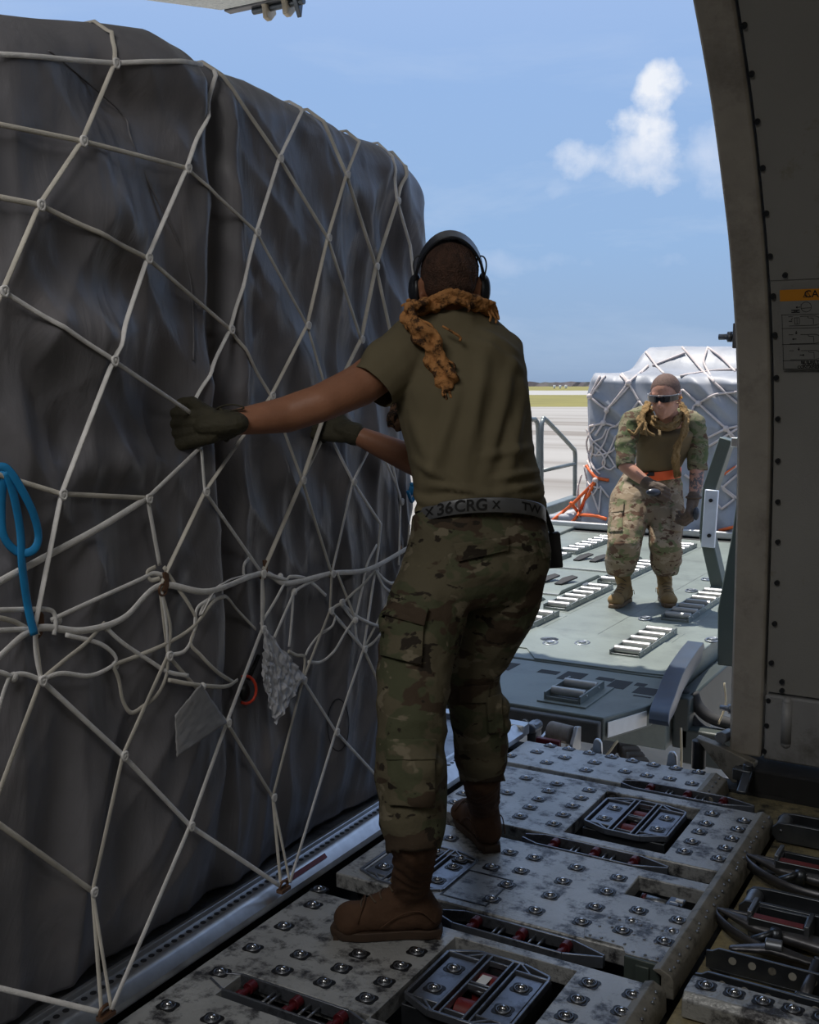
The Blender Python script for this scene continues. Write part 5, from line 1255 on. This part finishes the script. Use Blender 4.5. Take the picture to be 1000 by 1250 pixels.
def shirt_disp(p, n_):
    q = p-CAMP; u = q.dot(RT)/q.dot(FW); v = q.dot(UP)/q.dot(FW)
    px = 500+F*u; py = 625-F*v
    d = 0
    # broad drag folds from the left armpit and the right shoulder blade across the back
    t = (px-520)*.55+(py-440)
    for x0, y0, x1, y1, w_, am in ((598, 400, 560, 600, 9, .006), (625, 430, 590, 590, 7, .007), (560, 470, 520, 610, 8, .006), (500, 500, 545, 600, 8, .006), (640, 470, 610, 610, 7, .006), (575, 400, 640, 440, 6, .005), (570, 410, 645, 460, 6, .005), (520, 590, 600, 604, 4, .007), (600, 585, 660, 575, 4, .007), (610, 600, 662, 592, 3.5, .007), (505, 560, 560, 592, 5, .006), (580, 560, 655, 545, 5, .005), (470, 410, 440, 440, 5, .004)):
        L2 = (x1-x0)**2+(y1-y0)**2; s_ = max(0, min(1, ((px-x0)*(x1-x0)+(py-y0)*(y1-y0))/L2)); dd = math.hypot(px-x0-s_*(x1-x0), py-y0-s_*(y1-y0))
        d += am*math.exp(-(dd/w_)**2)*math.sin(math.pi*min(1, max(.05, s_)))*(1 if n_.dot(FH_) < .2 else .5)
    d *= 2.5; d += .005*(1-abs(nz(p.x*9, p.y*9, p.z*4))*2.4)+.0012*nz(p.x*30, p.y*30, p.z*30)
    d += .004*math.sin(p.z*150+5*nz(p.x*8, p.y*8, 1))*sm(590, 606, py)
    return d
def shirt_cut(p):
    a = (p-sc_).dot(sx) > .018 and (p-sc_).length < .16
    c = (p-rc_).dot(rx) > .05 and (p-rc_).length < .16
    q = p-CAMP; py = 625-F*q.dot(UP)/q.dot(FW)
    px = 500+F*q.dot(RT)/q.dot(FW); return a or c or py > lerp([(508, 626), (530, 618), (560, 611), (600, 611), (640, 614), (664, 619)], px)
shirt = b.fuse('t_shirt', M_shirt, man, .007, 6, disp=shirt_disp, planes=[(sc_+sx*.02, sx, lambda p: (p-sc_-sx*.03).length < .13 and (p-CAMP).dot(RT)/(p-CAMP).dot(FW)*F+500 < 489), (rc_+rx*.03, rx, lambda p: (p-rc_-rx*.04).length < .10 and (p-CAMP).dot(FH_) > 2.95), (BC+BN*.012, -BN, lambda p: True)], solid=.0025)
shirt['label'] = 'olive cotton T-shirt'
# trousers
b = Blob()
prow = [(600, 512, 659, CW, .105), (616, 512, 659, CW, .108), (632, 506, 665, CW, .115), (655, 501, 670, CW, .125), (690, 496, 673, CW, .13), (715, 486, 664, CW, .12), (735, 486, 655, CW, .09)]
b.oval(ovals(prow, WD, DD))
LL = [(540, 690, 2.82, 44), (524, 735, 2.79, 47), (513, 780, 2.76, 47), (505, 825, 2.72, 43), (503, 865, 2.68, 41), (502, 910, 2.66, 41), (502, 950, 2.64, 41), (504, 990, 2.62, 38), (506, 1024, 2.61, 33)]
RL = [(622, 690, 2.89, 46), (609, 735, 2.92, 46), (592, 775, 2.95, 42), (577, 815, 2.98, 33), (579, 850, 3.0, 33), (585, 890, 3.02, 32), (587, 925, 3.04, 30), (588, 945, 3.05, 28)]
b.chain([(J(x, y, c), PXR(r, c)) for x, y, c, r in LL]); b.chain([(J(x, y, c), PXR(r, c)) for x, y, c, r in RL])
for x, y, c, r in ((484, 762, 2.73, 22), (487, 790, 2.72, 20), (608, 862, 2.98, 14), (609, 885, 2.99, 13), (512, 940, 2.60, 28), (512, 965, 2.59, 26), (500, 1005, 2.61, 34), (588, 928, 3.03, 31)): b.ball(J(x, y, c), PXR(r, c))
def tr_disp(p, n_):
    d = .006*(1-abs(nz(p.x*7, p.y*7, p.z*11))*2.4)+.0025*nz(p.x*20, p.y*20, p.z*26)
    d += .005*math.sin(p.z*85+7*nz(p.x*5, p.y*5, p.z*3))*sm(.55, .15, p.z)*.6
    return d
tlow = lambda p: 0
def tr_cut(p):
    q = p-CAMP; px = 500+F*q.dot(RT)/q.dot(FW); py = 625-F*q.dot(UP)/q.dot(FW)
    return (px < 546 and py > 1040+(px-500)*-.1) or (px > 549 and py > 955)
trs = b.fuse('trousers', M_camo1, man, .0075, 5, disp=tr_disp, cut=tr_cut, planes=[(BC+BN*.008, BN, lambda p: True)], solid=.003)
trs['label'] = 'camouflage trousers'
bt = bvh_of(trs)
patch('pocket_flap', bt, [(553, 664), (621, 655), (621, 672), (560, 686)], M_camo1, trs, .010, .006)
patch('pocket_flap', bt, [(657, 658), (669, 660), (674, 680), (664, 682)], M_camo1, trs, .012, .006)
patch('cargo_pocket', bt, [(466, 748), (518, 762), (514, 812), (466, 800)], M_camo1, trs, .012, .012)
patch('pocket_flap', bt, [(470, 728), (523, 742), (518, 764), (466, 750)], M_camo1, trs, .020, .008)
patch('calf_pocket', bt, [(474, 925), (530, 927), (530, 985), (476, 983)], M_camo1, trs, .012, .012)
patch('pocket_flap', bt, [(472, 902), (532, 902), (532, 928), (472, 928)], M_camo1, trs, .020, .008)
patch('calf_pocket', bt, [(594, 852), (612, 846), (614, 892), (597, 897)], M_camo1, trs, .012, .010)
patch('knee_patch', bt, [(560, 838), (598, 836), (596, 858), (560, 858)], M_camo1, trs, .008, .006)
for s_ in ([(625, 634), (636, 660), (640, 690), (626, 715), (600, 740)], [(600, 740), (570, 790), (545, 830)], [(540, 650), (535, 700), (528, 760), (524, 840), (520, 900)], [(640, 690), (628, 740), (600, 800)], [(540, 990), (541, 1030)]):
    seam('seam', bt, s_, .0022, M_camo1, trs)
# belt
b = MB(); rg = []
def beltrow(dz): return [(J(586, 624, CW)+Z3*dz+Vector((0, 0, 0)))]
cen = J(587, 624, CW); hw = PXR(80, CW); n = 72; ro = []
dd_ = .142
for h_, k in ((-.019, 1.), (-.017, 1.008), (.017, 1.008), (.019, 1.)):
    ro.append([cen+WD*math.cos(t)*(math.sqrt(hw**2-(.40*dd_)**2)/math.cos(A)*k)+DD*math.sin(t)*dd_*k+Z3*(h_-.016*math.cos(t)-.052*math.sin(t)-.022) for t in [2*math.pi*i/n for i in range(n)]])
b.rings(ro, caps=False)
belt = b.build('belt', M_belt, man, smooth=True, label='silver reflective belt with black unit lettering'); q = belt.modifiers.new('t', 'SOLIDIFY'); q.thickness = .003
bb = bvh_of(belt)
def belt_y(px): return lerp([(508, 634), (530, 624), (560, 618), (590, 617), (620, 619), (645, 622), (664, 627)], px)
def bymid(px):
    ys = [y for y in range(590, 660) if hit(bb, px, y) is not None and (hit(bb, px, y)-CAMP).dot(FW) < CW]
    return (min(ys)+max(ys))/2 if ys else 624
def belt_text(body_, px, size_px, bold=.0012):
    me = text_mesh(body_, 1., .02); me.materials.clear(); me.materials.append(M_ink); y0 = bymid(px); sl = (bymid(px+12)-bymid(px-12))/24
    off = wpos(man)
    for v in me.vertices:
        X_ = px+v.co.x*size_px; Y_ = y0+sl*(X_-px)-v.co.y*size_px
        h = hit(bb, X_, Y_, .0012+(.0008 if v.co.z > 0 else 0)); v.co = (h if h is not None else cen)-off
    o = bpy.data.objects.new('lettering', me); link(o, belt); o.location = (0, 0, 0); o['label'] = 'black lettering on the belt'
    return o
belt_text('36', 543, 20); belt_text('CRG', 575, 20); belt_text('X', 524, 14); belt_text('X', 606, 13); belt_text('TW', 649, 14)
# black pouch on the right hip
b = MB(); a = J(664, 622, 2.93); c = J(674, 650, 2.93); b.beam(a, c, .014, .03, FW); P = [J(*q, 2.93) for q in ((663, 652), (684, 650), (688, 693), (664, 695))]; b.tprism(P, FH_*.03)
b.build('hip_pouch', M_rub, man, bevel=.004, label='black pouch hanging from the belt')
# boots
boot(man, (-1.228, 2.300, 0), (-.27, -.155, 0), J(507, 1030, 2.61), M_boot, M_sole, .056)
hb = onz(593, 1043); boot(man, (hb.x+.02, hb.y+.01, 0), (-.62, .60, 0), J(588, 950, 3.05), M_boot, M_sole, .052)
# gloves
b = Blob(); fw = (J(192, 524, cl)-J(278, 516, cl)); back = -FH_*.9-RT*.1
hand(b, J(266, 519, cl-.045), fw+FH_*.01, back+Z3*.12, -1 if frame((0, 0, 0), fw, back)(0, 1, 0).dot(Z3) < 0 else 1, 1.24, 52, 92, 55, thumb=(.045, .045, .004), tip=(.090, .050, -.012), fat=1.10)
b.cap(J(276, 518, cl-.02), J(259, 520, cl-.04), .038, .036)
g_ = b.fuse('glove', M_glove, man, .0028, 1, disp=lambda p, n_: .0012*nz(p.x*60, p.y*60, p.z*60))
b = MB(); c0 = J(272, 518, cl-.014); ax = (elL-wrL).normalized(); u = ax.orthogonal().normalized(); v = ax.cross(u)
b.tube([c0+(u*math.cos(t*math.pi/10)+v*math.sin(t*math.pi/10))*.040 for t in range(20)], .004, 8, closed=True); b.tube(bez([J(262, 500, cl-.03), J(274, 495, cl-.035), J(286, 494, cl-.04), J(298, 498, cl-.045), J(282, 502, cl-.035)], 4), .004, 8, flat=.5)
b.build('wrist_tab', M_glove, g_, smooth=True)
b = Blob(); fw = (J(392, 522, cr)-J(440, 533, cr)); back = -FH_*.75+Z3*.35
hand(b, J(426, 527, cr-.01), fw, back, -1 if frame((0, 0, 0), fw, back)(0, 1, 0).dot(Z3) < 0 else 1, 1.08, 60, 88, 50, thumb=(.045, .044, .002), tip=(.09, .046, -.015), fat=1.1)
b.cap(J(434, 530, cr-.015), J(424, 527, cr-.01), .034, .032)
b.fuse('glove', M_glove, man, .003, 2)
# ear defenders
ed = MB(); ce = HT(-.005, 0, .01)
arc = [HT(.006-.080*math.sin(t), .090*math.cos(t), .008+.114*math.sin(t)) for t in [math.pi*i/24 for i in range(25)]]
rg = []
for i, p in enumerate(arc):
    o_ = (p-HT(-.01, 0, .01)).normalized(); x_ = (HT(1, 0, 0)-HT(0, 0, 0)); x_ = (x_-o_*x_.dot(o_)).normalized(); w_ = .030*(.45+.55*math.sin(math.pi*i/24))
    rg.append([p+x_*w_, p+x_*w_+o_*.007, p-x_*w_+o_*.007, p-x_*w_])
ed.rings(rg); hs = ed.build('headband', M_phone, man, bevel=.002, label='black padded headband of the ear defenders')
for s_ in (-1, 1):
    b = Blob(); b.ball(HT(.020, s_*.092, -.004), 1, 20, 14, (.034, .014, .046), HR); b.ball(HT(.020, s_*.101, -.004), 1, 20, 14, (.028, .013, .038), HR)
    cu = b.fuse('ear_cup', M_phone, hs, .003, 2)
    b = MB(); b.tube(bez([HT(-.02, s_*.096, .028), HT(-.022, s_*.100, .055), HT(-.024, s_*.094, .075), HT(-.026, s_*.080, .078), HT(-.026, s_*.074, .066), HT(-.024, s_*.078, .048)], 6), .0022, 8); b.tube([HT(-.01, s_*.092, .04), HT(-.008, s_*.098, .005)], .003, 8); b.build('wire_loop', M_phone, cu, smooth=True)
# scarf: loop round the neck plus a tail over the left shoulder
def scarf_strip(name, pts, w, m, par, seed, th=.012, fr=True, lab=None):
    """bunched cloth running along the points: several parallel ropes of cloth fused together"""
    b = Blob(); P = bez(pts, 6); n_ = len(P)
    for k in range(4):
        prev = None; ph = seed*1.7+k*1.9
        for i, p in enumerate(P):
            d = (P[min(i+1, n_-1)]-P[max(i-1, 0)]).normalized(); sd = d.cross((p-hdC).normalized()).normalized(); up_ = sd.cross(d)
            q_ = p+sd*(w*(k-1.5)/1.8+.35*w*math.sin(i*.5+ph))+up_*(.006*math.sin(i*.8+ph*2))
            if prev is not None: b.cap(prev, q_, th*(.85+.3*math.sin(i*.7+ph)), th, .7)
            prev = q_
    o = b.fuse(name, m, par, .0042, 2, disp=lambda p, n_: .0028*(1-abs(nz(p.x*45, p.y*45, p.z*28))*3)+.0015*nz(p.x*120, p.y*120, p.z*120))
    if lab: o['label'] = lab
    return o, P
def tassels(par, m, items, r=.0032):
    b = MB()
    for pts in items: b.tube(bez(pts, 5), [r*1.1]*(len(bez(pts, 5))-1)+[r*.5], 6)
    b.build('tassels', m, par, smooth=True)
nk = lambda px, py, c: J(px, py, c)
sf, _ = scarf_strip('scarf', [nk(520, 392, 2.93), nk(512, 380, 2.88), nk(524, 372, 2.80), nk(548, 364, 2.765), nk(575, 366, 2.78), nk(594, 376, 2.83), nk(600, 386, 2.90), nk(585, 392, 2.97), nk(548, 398, 3.0), nk(520, 394, 2.95)], .014, M_scarf, man, 1., .011, lab='orange and brown woven scarf')
s2, _ = scarf_strip('scarf_tail', [nk(530, 375, 2.79), nk(508, 376, 2.76), nk(498, 383, 2.735), nk(507, 398, 2.715), nk(522, 415, 2.71), nk(533, 435, 2.715), nk(541, 458, 2.72), nk(545, 472, 2.725)], .021, M_scarf, sf, 3., .0135)
tassels(s2, M_scarf, [[nk(540, 470, 2.72), nk(543, 480, 2.72), nk(546, 488, 2.72)], [nk(545, 470, 2.72), nk(549, 479, 2.72), nk(551, 487, 2.72)], [nk(536, 462, 2.72), nk(540, 474, 2.715), nk(541, 484, 2.715)], [nk(549, 452, 2.72), nk(553, 462, 2.72), nk(552, 473, 2.72)], [nk(546, 440, 2.71), nk(555, 446, 2.715), nk(553, 456, 2.72)], [nk(540, 398, 2.71), nk(552, 405, 2.71), nk(562, 412, 2.72), nk(561, 417, 2.72)], [nk(500, 380, 2.73), nk(494, 372, 2.72), nk(490, 374, 2.72)], [nk(505, 376, 2.73), nk(500, 366, 2.73), nk(496, 368, 2.73)], [nk(512, 390, 2.71), nk(525, 396, 2.70), nk(530, 404, 2.705)]])
tassels(sf, M_scarf, [[nk(570, 366, 2.755), nk(573, 376, 2.755), nk(572, 381, 2.76)], [nk(598, 376, 2.83), nk(602, 384, 2.83), nk(606, 390, 2.84), nk(605, 395, 2.84)], [nk(594, 378, 2.82), nk(599, 386, 2.82), nk(598, 393, 2.82)], [nk(596, 376, 2.84), nk(607, 384, 2.85), nk(609, 391, 2.85)]])
fr_, _ = scarf_strip('scarf_front', [nk(510, 400, 3.02), nk(495, 440, 3.05), nk(488, 490, 3.04), nk(484, 520, 3.02)], .018, mat('dark_pattern_scarf', (.22, .12, .07), .9, 0, .2, 9., dirt=(.03, .02, .015), ds=60., dlo=.48, dhi=.52), sf, 5., .012)

# ================= the crouching man on the loader
cF = (onz(785, 742)-CAMP).dot(FW)
g0 = onz(783, 738)
mn = thing('person', 'person in sunglasses, khaki scarf, camouflage and bright orange belt leaning forward on the loader', 'person', (g0.x, g0.y, .006))
K = lambda px, py, c: J(px, py, c)
cf = cF; cW = cf+.05; cC = cf-.22; cH = cf-.36
WD2 = (RT*.97-FH_*.10).normalized(); DD2 = (FH_*.97+RT*.10).normalized()
hc = K(812, 484, cH)
b = Blob()
fwd2 = (-FH_*.85-RT*.48-Z3*.20); HT2, HR2 = head(b, hc, fwd2, (0, 0, 1), 1.09)
b.cap(hc+FH_*.02-Z3*.05, K(822, 520, cH+.16), .058, .062)
b.oval(ovals([(512, 800, 842, cH+.18, .06), (530, 780, 840, cC+.05, .09), (560, 780, 830, cC+.15, .09), (590, 762, 826, cW, .10), (620, 758, 826, cW, .10)], WD2, DD2))
b.chain([(K(772, 515, cC), .055), (K(763, 568, cC-.10), .042), (K(775, 578, cC-.13), .040), (K(792, 591, cC-.16), .030), (K(797, 594, cC-.17), .030)])
b.chain([(K(849, 520, cC+.02), .055), (K(851, 570, cC+.02), .043), (K(850, 590, cC-.02), .039), (K(847, 608, cC-.05), .030), (K(846, 614, cC-.06), .030)])
b.chain([(K(768, 620, cW), .07), (K(762, 670, cf-.12), .05), (K(757, 680, cf), .03)]); b.chain([(K(812, 620, cW), .07), (K(813, 665, cf-.12), .05), (K(811, 680, cf), .03)])
b.fuse('body', M_skin2, mn, .008, 4)
b = Blob(); b.chain([(K(851, 572, cC+.02), .0435), (K(850, 590, cC-.02), .0412), (K(847.5, 604, cC-.045), .033)]); b.fuse('tattooed_forearm', M_tat, mn, .006, 3)
b = Blob(); b.ball(HT2(-.015, 0, .034), 1, 24, 18, (.107, .0850, .0955), HR2); b.fuse('hair', M_hair2, mn, .005, 3, cut=lambda p: (p-HT2(.052, 0, .062)).dot((HT2(1, 0, -.75)-HT2(0, 0, 0)).normalized()) > .004 or (p-HT2(0, 0, .0)).dot(HT2(0, 0, 1)-HT2(0, 0, 0)) < .0-.01)
# sunglasses
sg = MB(); rg = []
for i in range(25):
    t = math.pi*(i/24-.5)*.86; rr_ = .090; hh = .021*(1-.25*abs(math.sin(t)))*(1-.55*math.exp(-(t/.10)**2))
    x_, y_ = .012+rr_*math.cos(t), .083*math.sin(t); rg.append([HT2(x_, y_, .010+hh*.7), HT2(x_+.004, y_*1.03, .010+hh*.6), HT2(x_+.004, y_*1.03, .008-hh), HT2(x_, y_, .008-hh)])
sg.rings(rg); gl = sg.build('sunglasses', M_glass, mn, smooth=False, label='dark wraparound sunglasses')
b = MB()
b.tube([HT2(.012+.093*math.cos(t), .087*math.sin(t), .027-.004*abs(math.sin(t))) for t in [math.pi*(i/24-.5)*.86 for i in range(25)]], .0018, 6)
for s_ in (-1, 1): b.tube([HT2(.035, s_*.082, .016), HT2(-.02, s_*.084, .016)], .003, 6)
b.build('frame', mat('grey_frame', (.25, .25, .27), .3), gl, smooth=True)
b = MB(); b.ball(HT2(.002, .088, -.006), .008); b.ball(HT2(.002, -.088, -.006), .008); b.build('earplugs', mat('ear_plug_yellow', (.8, .35, .05), .6), mn, smooth=True)
# combat shirt: khaki trunk, camouflage sleeves
b = Blob()
b.oval(ovals([(508, 798, 838, cH+.17, .06), (516, 784, 846, cC+.10, .09), (530, 776, 848, cC+.03, .125), (550, 778, 842, cC+.09, .13), (568, 777, 832, cC+.16, .13), (575, 777, 826, cW-.06, .125)], WD2, DD2))
sh2 = b.fuse('shirt', M_shirt2, mn, .009, 5, disp=clothfold(2., .006, (6, 6, 9)), label=None) if False else b.fuse('shirt', M_shirt2, mn, .009, 5, disp=clothfold(2., .006, (6, 6, 9)))
b = Blob(); b.chain([(K(786, 507, cC+.03), .058), (K(772, 515, cC), .068), (K(764, 540, cC-.05), .060), (K(764, 565, cC-.09), .055)])
b.fuse('sleeve', M_camo3, mn, .008, 4, disp=clothfold(5., .006, (8, 8, 20)), planes=[(K(764, 570, cC-.09), K(770, 590, cC-.14)-K(764, 540, cC-.05), lambda p: True)], solid=.003)
b = Blob(); b.chain([(K(834, 508, cC+.06), .058), (K(847, 518, cC+.02), .068), (K(852, 545, cC+.02), .058), (K(852, 570, cC+.02), .056)])
b.fuse('sleeve', M_camo3, mn, .008, 4, disp=clothfold(9., .006, (8, 8, 20)), planes=[(K(852, 574, cC+.02), -UP, lambda p: True)], solid=.003)
# belt
b = MB(); n = 60; ro = []; cb = K(800.5, 579, cW-.05)
for h_, k in ((-.028, 1.), (-.024, 1.01), (.024, 1.01), (.028, 1.)):
    ro.append([cb+WD2*math.cos(t)*PXR(30, cW)*k+DD2*math.sin(t)*.152*k+Z3*(h_+.035*math.cos(t)*.5) for t in [2*math.pi*i/n for i in range(n)]])
b.rings(ro, caps=False); b2 = b.build('belt', M_belt2, mn, smooth=True, label='bright orange reflective belt'); q = b2.modifiers.new('t', 'SOLIDIFY'); q.thickness = .004
bv2 = bvh_of(b2); patch('buckle', bv2, [(790, 573), (799, 573), (799, 581), (790, 581)], M_rub, b2, .006, .008, 4, 0)
# trousers
b = Blob()
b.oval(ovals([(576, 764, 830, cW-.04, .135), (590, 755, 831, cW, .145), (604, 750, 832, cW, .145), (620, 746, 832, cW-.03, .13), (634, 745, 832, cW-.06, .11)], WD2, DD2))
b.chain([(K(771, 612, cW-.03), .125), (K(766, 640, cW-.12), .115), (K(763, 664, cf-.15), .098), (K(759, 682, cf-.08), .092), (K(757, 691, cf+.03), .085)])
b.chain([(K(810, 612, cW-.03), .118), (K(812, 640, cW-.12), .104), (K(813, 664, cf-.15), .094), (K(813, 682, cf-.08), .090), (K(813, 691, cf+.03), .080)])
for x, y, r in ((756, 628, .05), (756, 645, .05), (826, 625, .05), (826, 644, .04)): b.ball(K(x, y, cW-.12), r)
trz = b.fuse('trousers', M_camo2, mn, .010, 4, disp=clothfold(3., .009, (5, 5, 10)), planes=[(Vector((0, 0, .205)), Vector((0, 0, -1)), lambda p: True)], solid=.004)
b3 = bvh_of(trz)
patch('cargo_pocket', b3, [(742, 622), (760, 620), (760, 648), (742, 650)], M_camo2, trz, .010, .012, 8)
patch('pocket_flap', b3, [(743, 614), (762, 612), (761, 624), (742, 627)], M_camo2, trz, .018, .008, 8)
patch('cargo_pocket', b3, [(820, 620), (831, 622), (831, 650), (821, 648)], M_camo2, trz, .014, .012, 8)
patch('knee_patch', b3, [(750, 662), (776, 662), (774, 680), (750, 680)], M_camo2, trz, .010, .006, 8)
# boots
def boot2(px, py, toe, topx):
    t_ = onz(px, py); d = Vector(toe).normalized(); h = Vector((t_.x, t_.y, .006))-d*.285
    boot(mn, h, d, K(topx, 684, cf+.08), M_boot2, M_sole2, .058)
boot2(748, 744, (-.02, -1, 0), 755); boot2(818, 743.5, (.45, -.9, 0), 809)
# gloves
b = Blob(); w_ = K(794, 592, cC-.165); hand(b, w_, K(806, 600, cC-.22)-w_, -FH_*.8-Z3*.2+RT*.2, -1, 1.05, 45, 70, 40, thumb=(.05, .05, -.02), tip=(.09, .05, -.05), fat=1.25); b.cap(K(788, 588, cC-.155), w_, .037, .035)
g1 = b.fuse('glove', M_glove2, mn, .005, 3)
b = MB(); b.ball(K(798, 601, cC-.235), 1, 12, 8, (.045, .02, .022), Matrix.Rotation(YAW, 3, 'Z')); b.build('knuckle_guard', M_knuck, g1, smooth=True)
b = Blob(); w_ = K(846, 612, cC-.055); hand(b, w_, K(841, 634, cC-.10)-w_, RT*.75-FH_*.6, 1, 1.1, 40, 60, 40, thumb=(.05, .045, -.03), tip=(.095, .035, -.06), fat=1.25); b.cap(K(847, 606, cC-.05), w_, .038, .036)
g2 = b.fuse('glove', M_glove2, mn, .005, 3)
b = MB(); b.ball(K(850, 627, cC-.115), 1, 12, 8, (.02, .02, .040), Matrix.Rotation(YAW, 3, 'Z')); b.build('knuckle_guard', M_knuck, g2, smooth=True)
b = MB(); ct = K(847, 607, cC-.05); b.tube([ct+Vector((.041*math.cos(t*math.pi/10), .041*math.sin(t*math.pi/10), 0)) for t in range(20)], .008, 8, closed=True); b.build('wrist_strap', M_glove2, g2, smooth=True)
# scarf
hdC = K(812, 505, cC+.1)
sA, _ = scarf_strip('scarf', [K(792, 507, cH+.10), K(801, 518, cH+.02), K(815, 521, cH+.0), K(829, 513, cH+.03), K(836, 500, cH+.12), K(828, 496, cH+.22), K(800, 498, cH+.22), K(790, 504, cH+.12)], .018, M_scarf2, mn, 1., .013, lab='khaki scarf round the neck')
sB, _ = scarf_strip('scarf_tail', [K(792, 492, cH+.12), K(786, 502, cC-.08), K(783, 515, cC-.13), K(786, 528, cC-.15)], .018, M_scarf2, sA, 2., .012)
sC, _ = scarf_strip('scarf_tail', [K(832, 494, cH+.10), K(838, 508, cC-.10), K(835, 525, cC-.14), K(828, 545, cC-.12), K(824, 565, cC-.07), K(828, 580, cW-.20)], .014, M_scarf2, sA, 3., .012)
tassels(sB, M_scarf2, [[K(785, 515, cC-.15), K(779, 524, cC-.16), K(774, 530, cC-.16), K(766, 524, cC-.15)], [K(788, 522, cC-.16), K(792, 528, cC-.17), K(800, 532, cC-.17)], [K(786, 524, cC-.16), K(790, 532, cC-.17)]], .008)
